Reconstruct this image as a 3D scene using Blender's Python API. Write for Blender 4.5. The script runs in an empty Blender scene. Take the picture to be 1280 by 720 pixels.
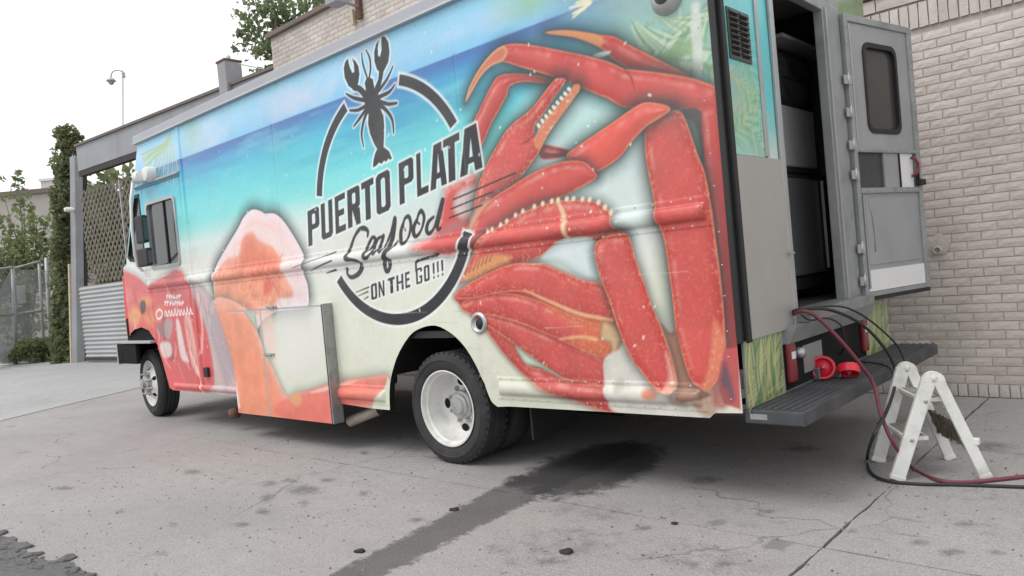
import bpy, bmesh, math, random
import numpy as np
from mathutils import Matrix, Vector

sc = bpy.context.scene
rng = np.random.default_rng(7)
random.seed(7)

# ------------------------------------------------------------------ camera
# world: X runs along the truck towards its rear, Y away from the viewer, Z up, metres
EYE = np.array([0.0, 0.0, 1.34])
FPX = 947.0                                   # focal length for a 1280 px wide picture
RX = np.array([0.7367231, 0.05338573, 0.67408385])
RZ = np.array([-0.09159241, 0.99556967, 0.02125704])
RX = RX / np.linalg.norm(RX)
RY = np.cross(RZ, RX); RY /= np.linalg.norm(RY)
RZ = np.cross(RX, RY)
ROT = np.stack([RX, RY, RZ])                  # camera axes -> world axes
cam_d = bpy.data.cameras.new('camera')
cam_d.sensor_width = 36.0
cam_d.lens = FPX / 1280 * 36.0
cam_d.clip_end = 2000
cam = bpy.data.objects.new('camera', cam_d)
sc.collection.objects.link(cam)
M = Matrix([[*ROT[0], EYE[0]], [*ROT[1], EYE[1]], [*ROT[2], EYE[2]], [0, 0, 0, 1]])
cam.matrix_world = M
sc.camera = cam

# ------------------------------------------------------------------ light: flat white overcast
SUN_EL, SUN_AZ = math.radians(58), math.radians(-112)      # azimuth of the sun in the XY plane
world = bpy.data.worlds.new('World'); sc.world = world; world.use_nodes = True
wn, wl = world.node_tree.nodes, world.node_tree.links
for n_ in list(wn): wn.remove(n_)
sky = wn.new('ShaderNodeTexSky'); sky.sky_type = 'NISHITA'; sky.sun_disc = False
sky.sun_elevation = SUN_EL; sky.sun_rotation = math.pi / 2 - SUN_AZ
sky.air_density = 1.0; sky.dust_density = 5.0; sky.ozone_density = 1.0
hs = wn.new('ShaderNodeHueSaturation'); hs.inputs['Saturation'].default_value = 0.12
cl = wn.new('ShaderNodeMix'); cl.data_type = 'RGBA'; cl.inputs[0].default_value = 0.80   # cloud cover
cl.inputs[7].default_value = (9.75, 10.0, 9.95, 1)
bg = wn.new('ShaderNodeBackground'); bg.inputs[1].default_value = 0.105
wo = wn.new('ShaderNodeOutputWorld')
wl.new(sky.outputs[0], hs.inputs['Color']); wl.new(hs.outputs[0], cl.inputs[6])
wl.new(cl.outputs[2], bg.inputs[0]); wl.new(bg.outputs[0], wo.inputs[0])
sun_d = bpy.data.lights.new('sun', 'SUN'); sun_d.energy = 0.95; sun_d.angle = math.radians(28)
sun_d.color = (1.0, 0.96, 0.91)
sun = bpy.data.objects.new('sun', sun_d); sc.collection.objects.link(sun)
sdir = Vector((math.cos(SUN_EL) * math.cos(SUN_AZ), math.cos(SUN_EL) * math.sin(SUN_AZ), math.sin(SUN_EL)))
sun.rotation_euler = sdir.to_track_quat('Z', 'Y').to_euler()
sun.location = (0, -10, 20)
vs = sc.view_settings
vs.view_transform = 'Standard'; vs.look = 'None'; vs.exposure = 0.42; vs.gamma = 1.0
vs.use_curve_mapping = False

# ------------------------------------------------------------------ measuring: photograph pixel -> point in the place
def _ray(p):
    return ROT @ np.array([p[0] - 640.0, -(p[1] - 360.0), -FPX])
def at_y(p, Y):
    d = _ray(p); return d * (Y / d[1]) + EYE
def at_x(p, X):
    d = _ray(p); return d * (X / d[0]) + EYE
def at_z(p, z=0.0):
    d = _ray(p); return d * ((z - EYE[2]) / d[2]) + EYE
def at_depth(p, depth):
    d = _ray(p); return d * (depth / FPX) + EYE
def depth_of(P):
    q = ROT.T @ (np.array(P) - EYE); return -q[2]
SIDE_Y = 3.6
def S(p):                                     # metres (x, z) on the truck's side
    q = at_y(p, SIDE_Y); return (q[0], q[2])

# ------------------------------------------------------------------ helpers
def lin(c):
    c = np.asarray(c, float) / 255.0
    return np.where(c <= 0.04045, c / 12.92, ((c + 0.055) / 1.055) ** 2.4)

class MB:
    """collects simple shapes, builds ONE mesh object"""
    def __init__(s): s.v = []; s.f = []; s.sm = []
    def add(s, verts, faces, smooth=False):
        o = len(s.v); s.v += [tuple(float(k) for k in p) for p in verts]
        s.f += [tuple(i + o for i in fc) for fc in faces]; s.sm += [smooth] * len(faces); return s
    def box(s, a, b):
        (x0, y0, z0), (x1, y1, z1) = a, b
        x0, x1 = sorted((x0, x1)); y0, y1 = sorted((y0, y1)); z0, z1 = sorted((z0, z1))
        V = [(x0,y0,z0),(x1,y0,z0),(x1,y1,z0),(x0,y1,z0),(x0,y0,z1),(x1,y0,z1),(x1,y1,z1),(x0,y1,z1)]
        return s.add(V, [(0,3,2,1),(4,5,6,7),(0,1,5,4),(1,2,6,5),(2,3,7,6),(3,0,4,7)])
    def hexa(s, V):                           # eight corners, bottom ring then top ring
        return s.add(V, [(0,3,2,1),(4,5,6,7),(0,1,5,4),(1,2,6,5),(2,3,7,6),(3,0,4,7)])
    def bar(s, a, b, w, h, up=(0,0,1)):       # rectangular bar from a to b
        a, b = Vector(a), Vector(b); d = (b - a).normalized(); u = Vector(up)
        r = d.cross(u)
        if r.length < 1e-4: r = d.cross(Vector((1,0,0)))
        r.normalize(); u = r.cross(d).normalized(); r = r * (w/2); u = u * (h/2)
        return s.hexa([a-r-u, a+r-u, b+r-u, b-r-u, a-r+u, a+r+u, b+r+u, b-r+u])
    def prism(s, poly, axis, t0, t1, smooth=False):   # polygon of 2-D points pushed along an axis
        n = len(poly)
        def P(p, t):
            return {'x': (t, p[0], p[1]), 'y': (p[0], t, p[1]), 'z': (p[0], p[1], t)}[axis]
        V = [P(p, t0) for p in poly] + [P(p, t1) for p in poly]
        F = [tuple(range(n)), tuple(range(2*n-1, n-1, -1))]
        F += [(i, (i+1) % n, n + (i+1) % n, n + i) for i in range(n)]
        return s.add(V, F, smooth)
    def tube(s, pts, r, seg=8, cap=True):
        pts = [Vector(p) for p in pts]; n = len(pts); base = len(s.v)
        rs = r if hasattr(r, '__len__') else [r] * n
        t0 = (pts[1] - pts[0]).normalized()
        u = t0.orthogonal().normalized(); V = []
        for i, p in enumerate(pts):
            t = (pts[min(i+1, n-1)] - pts[max(i-1, 0)]).normalized()
            u = (u - t * u.dot(t)).normalized(); w = t.cross(u)
            for k in range(seg):
                a = 2*math.pi*k/seg; V.append(p + (u*math.cos(a) + w*math.sin(a)) * rs[i])
        F = []
        for i in range(n-1):
            for k in range(seg):
                k2 = (k+1) % seg; F.append((i*seg+k, i*seg+k2, (i+1)*seg+k2, (i+1)*seg+k))
        if cap: F.append(tuple(range(seg-1, -1, -1))); F.append(tuple((n-1)*seg + k for k in range(seg)))
        return s.add(V, F, seg > 5)
    def lathe(s, prof, c, seg=48, axis='y', closed=False, smooth=True):   # profile of (radius, offset along axis)
        V = []; n = len(prof)
        for k in range(seg):
            a = 2*math.pi*k/seg
            for r, t in prof:
                if axis == 'y': V.append((c[0] + r*math.cos(a), c[1] + t, c[2] + r*math.sin(a)))
                elif axis == 'x': V.append((c[0] + t, c[1] + r*math.cos(a), c[2] + r*math.sin(a)))
                else: V.append((c[0] + r*math.cos(a), c[1] + r*math.sin(a), c[2] + t))
        F = []
        m = n if closed else n - 1
        for k in range(seg):
            k2 = (k+1) % seg
            for i in range(m):
                j = (i+1) % n; F.append((k*n+i, k*n+j, k2*n+j, k2*n+i))
        return s.add(V, F, smooth)
    def mesh(s, name):
        me = bpy.data.meshes.new(name); me.from_pydata(s.v, [], s.f)
        me.polygons.foreach_set('use_smooth', s.sm); me.update(); return me
    def build(s, name, mat, parent=None, bevel=0.0, xf=None, fix=True, autosmooth=False):
        me = s.mesh(name)
        if xf is not None: me.transform(xf)
        if fix or bevel:
            bm = bmesh.new(); bm.from_mesh(me)
            bmesh.ops.recalc_face_normals(bm, faces=bm.faces)
            if bevel:
                es = [e for e in bm.edges if len(e.link_faces) == 2 and e.calc_face_angle(0) > 0.5]
                bmesh.ops.bevel(bm, geom=es, offset=bevel, segments=2, affect='EDGES', profile=0.6, clamp_overlap=True)
            bm.to_mesh(me); bm.free()
        if autosmooth: me.set_sharp_from_angle(angle=math.radians(35))
        me.materials.append(mat)
        return link(bpy.data.objects.new(name, me), parent)

def link(o, parent=None):
    sc.collection.objects.link(o)
    if parent is not None:
        o.parent = parent
        # shapes are modelled in place: cancel the offset of the empty at the thing's base
        if parent.type == 'EMPTY' and parent.parent is None: o.location = -Vector(parent.location)
    return o
def thing(name, label, cat, loc, group=None):
    e = bpy.data.objects.new(name, None); sc.collection.objects.link(e)
    e.location = tuple(float(k) for k in loc); e.empty_display_size = 0.2
    return tag(e, label, cat, group)
def tag(o, label, cat, group=None):
    o['label'] = label; o['category'] = cat
    if group: o['group'] = group
    return o
def structure(o): o['kind'] = 'structure'; return o
def stuff(o): o['kind'] = 'stuff'; return o

# ------------------------------------------------------------------ materials
def mat(name, color, rough=0.6, metal=0.0, spec=0.5, noise=0.0, nscale=8.0, bump=0.0, bscale=60.0, coat=0.0,
        dirt=None, dirt_amt=0.0, dirt_scale=2.0, rand=0.0, stretch=None, trans=0.0, attr=None, rough_var=0.0, world=False, leafy=0.0):
    m = bpy.data.materials.new(name); m.use_nodes = True
    nt = m.node_tree; N, L = nt.nodes, nt.links
    b = N['Principled BSDF']
    b.inputs['Roughness'].default_value = rough; b.inputs['Metallic'].default_value = metal
    b.inputs['Specular IOR Level'].default_value = spec
    if coat: b.inputs['Coat Weight'].default_value = coat; b.inputs['Coat Roughness'].default_value = 0.12
    if trans: b.inputs['Transmission Weight'].default_value = trans
    tc = N.new('ShaderNodeTexCoord'); vec = tc.outputs['Object']
    if world: vec = N.new('ShaderNodeNewGeometry').outputs['Position']
    if stretch:
        mp = N.new('ShaderNodeMapping'); mp.inputs['Scale'].default_value = stretch
        L.new(vec, mp.inputs[0]); vec = mp.outputs[0]
    def nz(scale, detail=5, rgh=0.6):
        t = N.new('ShaderNodeTexNoise'); t.inputs['Scale'].default_value = scale
        t.inputs['Detail'].default_value = detail; t.inputs['Roughness'].default_value = rgh
        L.new(vec, t.inputs['Vector']); return t
    def mix(fac, a, bb, mode='MIX'):
        x = N.new('ShaderNodeMix'); x.data_type = 'RGBA'; x.blend_type = mode
        if isinstance(fac, (int, float)): x.inputs[0].default_value = fac
        else: L.new(fac, x.inputs[0])
        for inp, val in ((x.inputs[6], a), (x.inputs[7], bb)):
            if hasattr(val, 'is_linked'): L.new(val, inp)
            else: inp.default_value = (*val, 1)
        return x.outputs[2]
    def ramp(sock, lo, hi):
        r = N.new('ShaderNodeMapRange'); r.inputs[1].default_value = lo; r.inputs[2].default_value = hi
        L.new(sock, r.inputs[0]); return r.outputs[0]
    if attr:
        a = N.new('ShaderNodeAttribute'); a.attribute_name = attr; col = a.outputs['Color']
    else:
        rgb = N.new('ShaderNodeRGB'); rgb.outputs[0].default_value = (*color, 1); col = rgb.outputs[0]
    if noise:
        t = nz(nscale); f = ramp(t.outputs[0], 0.3, 0.7)
        g = N.new('ShaderNodeMapRange'); g.inputs[3].default_value = 1 - noise; g.inputs[4].default_value = 1 + noise
        L.new(f, g.inputs[0])
        cb = N.new('ShaderNodeCombineColor')
        for i in range(3): L.new(g.outputs[0], cb.inputs[i])
        col = mix(1.0, col, cb.outputs[0], 'MULTIPLY')
    if rand:
        oi = N.new('ShaderNodeObjectInfo'); g = N.new('ShaderNodeMapRange')
        g.inputs[3].default_value = 1 - rand; g.inputs[4].default_value = 1 + rand
        L.new(oi.outputs['Random'], g.inputs[0])
        cb = N.new('ShaderNodeCombineColor')
        for i in range(3): L.new(g.outputs[0], cb.inputs[i])
        col = mix(1.0, col, cb.outputs[0], 'MULTIPLY')
    if dirt is not None:
        t = nz(dirt_scale, 8, 0.65); f = ramp(t.outputs[0], 0.48, 0.72)
        k = N.new('ShaderNodeMath'); k.operation = 'MULTIPLY'; k.inputs[1].default_value = dirt_amt
        L.new(f, k.inputs[0]); col = mix(k.outputs[0], col, dirt)
    L.new(col, b.inputs['Base Color'])
    if rough_var:
        t = nz(5.0, 6); g = N.new('ShaderNodeMapRange')
        g.inputs[1].default_value = 0.3; g.inputs[2].default_value = 0.7
        g.inputs[3].default_value = max(0.02, rough - rough_var); g.inputs[4].default_value = min(1, rough + rough_var)
        L.new(t.outputs[0], g.inputs[0]); L.new(g.outputs[0], b.inputs['Roughness'])
    if bump:
        t = nz(bscale, 6); bp = N.new('ShaderNodeBump'); bp.inputs['Strength'].default_value = 1.0
        bp.inputs['Distance'].default_value = bump
        L.new(t.outputs[0], bp.inputs['Height']); L.new(bp.outputs[0], b.inputs['Normal'])
    if leafy:                                  # light shining through thin leaves
        tl = N.new('ShaderNodeBsdfTranslucent'); L.new(col, tl.inputs[0]); ms = N.new('ShaderNodeMixShader'); ms.inputs[0].default_value = leafy
        L.new(b.outputs[0], ms.inputs[1]); L.new(tl.outputs[0], ms.inputs[2]); L.new(ms.outputs[0], N['Material Output'].inputs[0])
    return m

M_ = {}
M_['print']    = mat('printed_vinyl', (1,1,1), 0.32, spec=0.5, attr='Print', noise=0.05, nscale=1.3, dirt=(0.33,0.31,0.28), dirt_amt=0.16, dirt_scale=1.1, bump=0.0012, bscale=2.2, rough_var=0.08, coat=0.15)
M_['alu']      = mat('brushed_aluminium', (0.50,0.51,0.52), 0.45, 0.75, noise=0.08, nscale=3, dirt=(0.25,0.25,0.25), dirt_amt=0.3, bump=0.0005, bscale=90)
M_['steel']    = mat('stainless_sheet', (0.47,0.46,0.44), 0.5, 0.55, noise=0.05, nscale=1.5, dirt=(0.36,0.35,0.33), dirt_amt=0.35, dirt_scale=1.5, bump=0.0010, bscale=3, rough_var=0.08)
M_['doorgrey'] = mat('grey_painted_door', (0.37,0.375,0.395), 0.42, 0.3, noise=0.07, nscale=2.5, dirt=(0.25,0.25,0.26), dirt_amt=0.5, dirt_scale=2.4, bump=0.0022, bscale=5, rough_var=0.1)
M_['frame']    = mat('grey_door_frame', (0.33,0.345,0.355), 0.5, 0.35, noise=0.1, nscale=4, dirt=(0.13,0.13,0.13), dirt_amt=0.4, dirt_scale=5)
M_['blackrub'] = mat('black_rubber', (0.018,0.018,0.02), 0.55, spec=0.4, noise=0.15, nscale=8)
M_['blackgls'] = mat('black_glossy_trim', (0.014,0.014,0.016), 0.3, spec=0.5, noise=0.1)
M_['tyre']     = mat('tyre_rubber', (0.042,0.041,0.043), 0.8, spec=0.25, noise=0.18, nscale=6, dirt=(0.10,0.095,0.09), dirt_amt=0.45, dirt_scale=4, bump=0.002, bscale=40)
M_['rimw']     = mat('white_wheel_paint', (0.68,0.675,0.655), 0.45, spec=0.5, noise=0.08, nscale=6, dirt=(0.24,0.21,0.18), dirt_amt=0.4, dirt_scale=7)
M_['hub']      = mat('dirty_hub_metal', (0.42,0.42,0.42), 0.5, 0.4, noise=0.15, nscale=12, dirt=(0.12,0.09,0.07), dirt_amt=0.5, dirt_scale=14)
M_['dark']     = mat('underbody_black', (0.012,0.012,0.012), 0.85, spec=0.2, noise=0.3, nscale=5)
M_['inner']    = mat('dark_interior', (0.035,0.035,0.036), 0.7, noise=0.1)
M_['white']    = mat('white_paint', (0.74,0.74,0.74), 0.5, noise=0.04, nscale=4, dirt=(0.4,0.4,0.38), dirt_amt=0.25, dirt_scale=4)
M_['roof']     = mat('grey_roof_trim', (0.40,0.41,0.45), 0.55, 0.1, noise=0.06, nscale=2)
M_['glass']    = mat('dark_window_glass', (0.03,0.035,0.038), 0.06, spec=0.8)
M_['glassd']   = mat('dim_door_glass', (0.045,0.045,0.045), 0.22, spec=0.5, noise=0.15, nscale=2)
M_['red']      = mat('red_plastic', (0.70,0.025,0.05), 0.35, noise=0.06)
M_['redlens']  = mat('tail_lamp_lens', (0.20,0.02,0.03), 0.25, noise=0.1, nscale=10)
M_['bump']     = mat('bumper_rubber_deck', (0.045,0.048,0.055), 0.6, noise=0.2, nscale=5, dirt=(0.12,0.12,0.12), dirt_amt=0.5, dirt_scale=4, bump=0.0015, bscale=70)
M_['plate']    = mat('grey_plate', (0.25,0.25,0.25), 0.5, noise=0.1, nscale=9)
M_['ladder']   = mat('worn_white_ladder', (0.74,0.74,0.715), 0.5, noise=0.06, nscale=6, dirt=(0.40,0.37,0.32), dirt_amt=0.5, dirt_scale=9, bump=0.0015, bscale=40)
M_['tread']    = mat('dirty_step_tread', (0.26,0.25,0.22), 0.8, noise=0.35, nscale=18, bump=0.003, bscale=80)
M_['hosered']  = mat('dark_red_hose', (0.16,0.035,0.05), 0.5, noise=0.12, nscale=10)
M_['hoseblk']  = mat('black_cable', (0.02,0.02,0.022), 0.55, noise=0.1)
M_['brick']    = mat('painted_brick', (0.530,0.478,0.447), 0.85, spec=0.25, noise=0.13, nscale=1.1, rand=0.085, dirt=(0.41,0.35,0.315), dirt_amt=0.5, dirt_scale=2.6, bump=0.006, bscale=38, world=True)
M_['mortar']   = mat('painted_mortar', (0.435,0.39,0.362), 0.9, spec=0.2, noise=0.15, nscale=3, bump=0.006, bscale=60, world=True)
M_['coping']   = mat('brown_coping', (0.16,0.125,0.11), 0.7, noise=0.15, nscale=3)
M_['rust']     = mat('rusty_iron', (0.16,0.085,0.06), 0.8, 0.2, noise=0.3, nscale=15)
M_['beam']     = mat('weathered_grey_steel', (0.30,0.31,0.335), 0.65, 0.15, noise=0.10, nscale=1.5, dirt=(0.2,0.15,0.12), dirt_amt=0.35, dirt_scale=1.2)
M_['darkwood'] = mat('dark_brown_timber', (0.045,0.036,0.034), 0.8, noise=0.2, nscale=4)
M_['yellow']   = mat('faded_cream_edge', (0.55,0.46,0.33), 0.7, noise=0.1)
M_['lattice']  = mat('brown_lattice', (0.15,0.135,0.11), 0.8, noise=0.2, nscale=4)
M_['galv']     = mat('galvanised_pipe', (0.40,0.41,0.42), 0.5, 0.4, noise=0.1, nscale=5)
M_['wire']     = mat('galvanised_wire', (0.30,0.31,0.32), 0.6, 0.3)
M_['stucco']   = mat('beige_stucco', (0.42,0.38,0.355), 0.9, noise=0.08, nscale=0.6, dirt=(0.3,0.27,0.25), dirt_amt=0.3, dirt_scale=0.7)
M_['palewall'] = mat('pale_far_wall', (0.62,0.58,0.56), 0.9, noise=0.05, nscale=0.6)
M_['leaf']     = mat('green_leaf', (0.19,0.24,0.105), 0.55, noise=0.45, nscale=1.2, leafy=0.45)
M_['leaf2']    = mat('vine_leaf', (0.18,0.215,0.105), 0.55, noise=0.5, nscale=1.6, dirt=(0.22,0.13,0.08), dirt_amt=0.55, dirt_scale=1.3, leafy=0.4)
M_['leaf3']    = mat('pale_tree_leaf', (0.215,0.27,0.135), 0.6, noise=0.4, nscale=0.9, leafy=0.5)
M_['bark']     = mat('grey_brown_bark', (0.15,0.12,0.10), 0.9, noise=0.25, nscale=8, bump=0.01, bscale=20)
M_['tar']      = mat('black_tar_lump', (0.018,0.017,0.017), 0.75, noise=0.2, nscale=20, bump=0.004, bscale=60)
M_['skin']     = mat('castor_bracket', (0.30,0.30,0.31), 0.35, 0.7)
M_['frm_blk']  = mat('black_appliance', (0.035,0.038,0.044), 0.25, spec=0.5, noise=0.15, nscale=4, bump=0.006, bscale=9)
M_['frm_gry']  = mat('grey_appliance', (0.42,0.42,0.43), 0.5, 0.2, noise=0.05)
M_['fridge']   = mat('dark_fridge_door', (0.11,0.115,0.12), 0.35, 0.2, noise=0.08, nscale=2)
M_['diamond']  = mat('diamond_plate', (0.34,0.345,0.35), 0.45, 0.6, noise=0.15, nscale=30, bump=0.004, bscale=55, dirt=(0.12,0.12,0.12), dirt_amt=0.4, dirt_scale=9)

# ------------------------------------------------------------------ ground
def concrete(name, base, stain, stain_amt, seed=0.0, crack=0.5, wear=False):
    m = bpy.data.materials.new(name); m.use_nodes = True
    nt = m.node_tree; N, L = nt.nodes, nt.links; b = N['Principled BSDF']
    b.inputs['Roughness'].default_value = 0.85; b.inputs['Specular IOR Level'].default_value = 0.3
    g = N.new('ShaderNodeNewGeometry')
    mp = N.new('ShaderNodeMapping'); mp.inputs['Location'].default_value = (seed, seed * 1.7, 0); L.new(g.outputs['Position'], mp.inputs[0])
    vec = mp.outputs[0]
    def nz(s, d=6, r=0.6, dist=0.0):
        t = N.new('ShaderNodeTexNoise'); t.inputs['Scale'].default_value = s; t.inputs['Detail'].default_value = d
        t.inputs['Roughness'].default_value = r; t.inputs['Distortion'].default_value = dist; L.new(vec, t.inputs['Vector']); return t.outputs[0]
    def rng_(s, a, bb, c=0.0, d=1.0):
        r = N.new('ShaderNodeMapRange'); r.inputs[1].default_value = a; r.inputs[2].default_value = bb
        r.inputs[3].default_value = c; r.inputs[4].default_value = d; L.new(s, r.inputs[0]); return r.outputs[0]
    def mul(a, k):
        x = N.new('ShaderNodeMath'); x.operation = 'MULTIPLY'; L.new(a, x.inputs[0])
        if isinstance(k, (int, float)): x.inputs[1].default_value = k
        else: L.new(k, x.inputs[1])
        return x.outputs[0]
    def mix(f, a, c):
        x = N.new('ShaderNodeMix'); x.data_type = 'RGBA'; L.new(f, x.inputs[0])
        for i, v in ((6, a), (7, c)):
            if hasattr(v, 'is_linked'): L.new(v, x.inputs[i])
            else: x.inputs[i].default_value = (*v, 1)
        return x.outputs[2]
    base = np.array(base)
    c = mix(rng_(nz(0.55, 5, 0.6, 0.3), 0.32, 0.7), tuple(base * 0.84), tuple(base * 1.10))
    c = mix(mul(rng_(nz(9, 8, 0.7), 0.42, 0.75), 0.40), c, tuple(base * 0.62))
    c = mix(mul(rng_(nz(150, 3, 0.7), 0.48, 0.66), 0.75), c, tuple(base * 0.50))
    c = mix(mul(rng_(nz(38, 6, 0.75), 0.50, 0.68), 0.60), c, tuple(base * 0.58))
    c = mix(mul(rng_(nz(90, 3, 0.6), 0.52, 0.68), 0.60), c, tuple(base * 1.45))
    # streaky wear along the drive
    mp2 = N.new('ShaderNodeMapping'); mp2.inputs['Scale'].default_value = (0.5, 5.0, 1); mp2.inputs['Rotation'].default_value = (0, 0, 0.1); L.new(vec, mp2.inputs[0])
    t = N.new('ShaderNodeTexNoise'); t.inputs['Scale'].default_value = 1.2; t.inputs['Detail'].default_value = 7; L.new(mp2.outputs[0], t.inputs['Vector'])
    c = mix(mul(rng_(t.outputs[0], 0.5, 0.75), 0.30), c, tuple(base * 0.72))
    # blotchy spots of oil and gum
    v = N.new('ShaderNodeTexVoronoi'); v.inputs['Scale'].default_value = 2.3
    wv = N.new('ShaderNodeTexNoise'); wv.inputs['Scale'].default_value = 7; wv.inputs['Detail'].default_value = 3; L.new(vec, wv.inputs['Vector'])
    ad = N.new('ShaderNodeMix'); ad.data_type = 'RGBA'; ad.blend_type = 'LINEAR_LIGHT'; ad.inputs[0].default_value = 0.09
    L.new(vec, ad.inputs[6]); L.new(wv.outputs['Color'], ad.inputs[7]); L.new(ad.outputs[2], v.inputs['Vector'])
    spot = mul(rng_(v.outputs['Distance'], 0.16, 0.10), rng_(nz(0.8, 2), 0.50, 0.62))
    c = mix(mul(spot, stain_amt), c, stain)
    # hairline cracks
    vc = N.new('ShaderNodeTexVoronoi'); vc.feature = 'DISTANCE_TO_EDGE'; vc.inputs['Scale'].default_value = 0.42
    ad2 = N.new('ShaderNodeMix'); ad2.data_type = 'RGBA'; ad2.blend_type = 'LINEAR_LIGHT'; ad2.inputs[0].default_value = 0.22
    wv2 = N.new('ShaderNodeTexNoise'); wv2.inputs['Scale'].default_value = 2.5; wv2.inputs['Detail'].default_value = 8; L.new(vec, wv2.inputs['Vector'])
    L.new(vec, ad2.inputs[6]); L.new(wv2.outputs['Color'], ad2.inputs[7]); L.new(ad2.outputs[2], vc.inputs['Vector'])
    ck = mul(rng_(vc.outputs['Distance'], 0.0045, 0.001), rng_(nz(0.9, 3), 0.47, 0.56))
    c = mix(mul(ck, crack), c, tuple(base * 0.28))
    rough = None
    if wear:
        # what lies on the slabs (masks laid out in metres): R oil spots, G sealed trench, B wet film
        at_ = N.new('ShaderNodeAttribute'); at_.attribute_name = 'Wear'; sp = N.new('ShaderNodeSeparateColor'); L.new(at_.outputs['Color'], sp.inputs[0])
        jn = nz(11, 7, 0.65); jf = nz(55, 4, 0.6)
        def edge(sock, amt, lo, hi):
            a1 = N.new('ShaderNodeMath'); a1.operation = 'MULTIPLY_ADD'; L.new(jn, a1.inputs[0]); a1.inputs[1].default_value = amt; L.new(sock, a1.inputs[2])
            a2 = N.new('ShaderNodeMath'); a2.operation = 'MULTIPLY_ADD'; L.new(jf, a2.inputs[0]); a2.inputs[1].default_value = amt*0.5; L.new(a1.outputs[0], a2.inputs[2])
            return rng_(a2.outputs[0], lo + amt*0.75, hi + amt*0.75)
        tr_ = edge(sp.outputs[1], 0.85, 0.42, 0.58)
        asp = mix(rng_(nz(70, 4, 0.7), 0.35, 0.7), (0.070, 0.068, 0.070), (0.145, 0.14, 0.143)); asp = mix(mul(rng_(nz(1.7, 5), 0.4, 0.7), 0.6), asp, (0.165, 0.158, 0.158))
        c = mix(mul(tr_, 0.92), c, asp)
        spots = edge(sp.outputs[0], 1.5, 0.40, 0.95)
        c = mix(mul(spots, 0.62), c, (0.085, 0.083, 0.084))
        wet_ = edge(sp.outputs[2], 1.1, 0.34, 0.66)
        c = mix(mul(wet_, 0.85), c, (0.045, 0.044, 0.045))
        rough = rng_(wet_, 0, 1, 0.85, 0.55)
    if rough is not None: L.new(rough, b.inputs['Roughness'])
    L.new(c, b.inputs['Base Color'])
    h = N.new('ShaderNodeMath'); h.operation = 'ADD'; L.new(nz(45, 6, 0.7), h.inputs[0]); L.new(mul(nz(6, 5), 2.0), h.inputs[1])
    h2 = N.new('ShaderNodeMath'); h2.operation = 'SUBTRACT'; L.new(h.outputs[0], h2.inputs[0]); L.new(mul(ck, 0.8), h2.inputs[1])
    bp = N.new('ShaderNodeBump'); bp.inputs['Strength'].default_value = 0.8; bp.inputs['Distance'].default_value = 0.005
    L.new(h2.outputs[0], bp.inputs['Height']); L.new(bp.outputs[0], b.inputs['Normal'])
    return m
M_['conc']  = concrete('yard_concrete', (0.358, 0.341, 0.338), (0.13, 0.125, 0.125), 0.6, wear=True)
M_['conc2'] = concrete('apron_concrete', (0.40, 0.40, 0.405), (0.2, 0.2, 0.2), 0.4, 31.0)
M_['asph']  = concrete('asphalt_patch', (0.155, 0.150, 0.152), (0.05, 0.05, 0.05), 0.6, 13.0, 0.8)
M_['wet']   = concrete('wet_oily_stain', (0.062, 0.060, 0.062), (0.02, 0.02, 0.02), 0.6, 17.0, 0.4)
M_['wet'].node_tree.nodes['Principled BSDF'].inputs['Roughness'].default_value = 0.55
M_['soil']  = concrete('joint_dirt', (0.12, 0.112, 0.105), (0.05, 0.05, 0.05), 0.5, 5.0)
M_['rubble'] = concrete('broken_asphalt', (0.15, 0.145, 0.148), (0.03, 0.03, 0.03), 0.6, 23.0, 1.0)

g = MB(); g.add([(-220,-200,-0.03),(160,-200,-0.03),(160,220,-0.03),(-220,220,-0.03)], [(0,1,2,3)])
ground = structure(g.build('ground', M_['soil']))

yard = bpy.data.objects.new('driveway', None); sc.collection.objects.link(yard); structure(yard)
def jag(a, b, step=0.25, amp=0.006):
    a, b = np.array(a, float), np.array(b, float); L = np.linalg.norm(b - a); n = max(2, int(L / step))
    d = (b - a) / L; nn = np.array([-d[1], d[0]]); out = []
    for i in range(n):
        p = a + (b - a) * i / n
        if i: p = p + nn * rng.normal(0, amp) + d * rng.normal(0, 0.03)
        out.append(p)
    return out
OIL = []
for (px, py, w, h) in [(337,605,14,5),(362,601,10,4),(335,623,12,6),(378,629,8,4),(455,617,9,5),(217,656,8,4),(410,600,9,3),(735,680,11,4),(710,692,14,6),(688,701,12,7),
                       (455,566,6,3),(805,660,12,4),(868,705,14,5),(1190,690,18,6),(1150,677,16,5),(1064,664,9,4),(612,685,8,4),(770,667,9,3),(905,705,16,4),(1235,558,40,7),(1200,552,20,6),(1245,690,12,4),
                       (380,612,26,8),(330,640,10,5),(300,655,14,4),(520,650,12,4),(150,640,9,3),(80,610,16,3),(240,590,14,4),(1100,600,10,3),(960,640,12,4),(1000,560,30,6),(880,600,26,6),(1175,600,14,3),(1210,655,18,5)]:
    a0, a1, b0, b1, c0 = at_z((px-w, py)), at_z((px+w, py)), at_z((px, py-h)), at_z((px, py+h)), at_z((px, py)); OIL.append((c0[:2], (a1-a0)[:2]/2, (b1-b0)[:2]/2))
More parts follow.
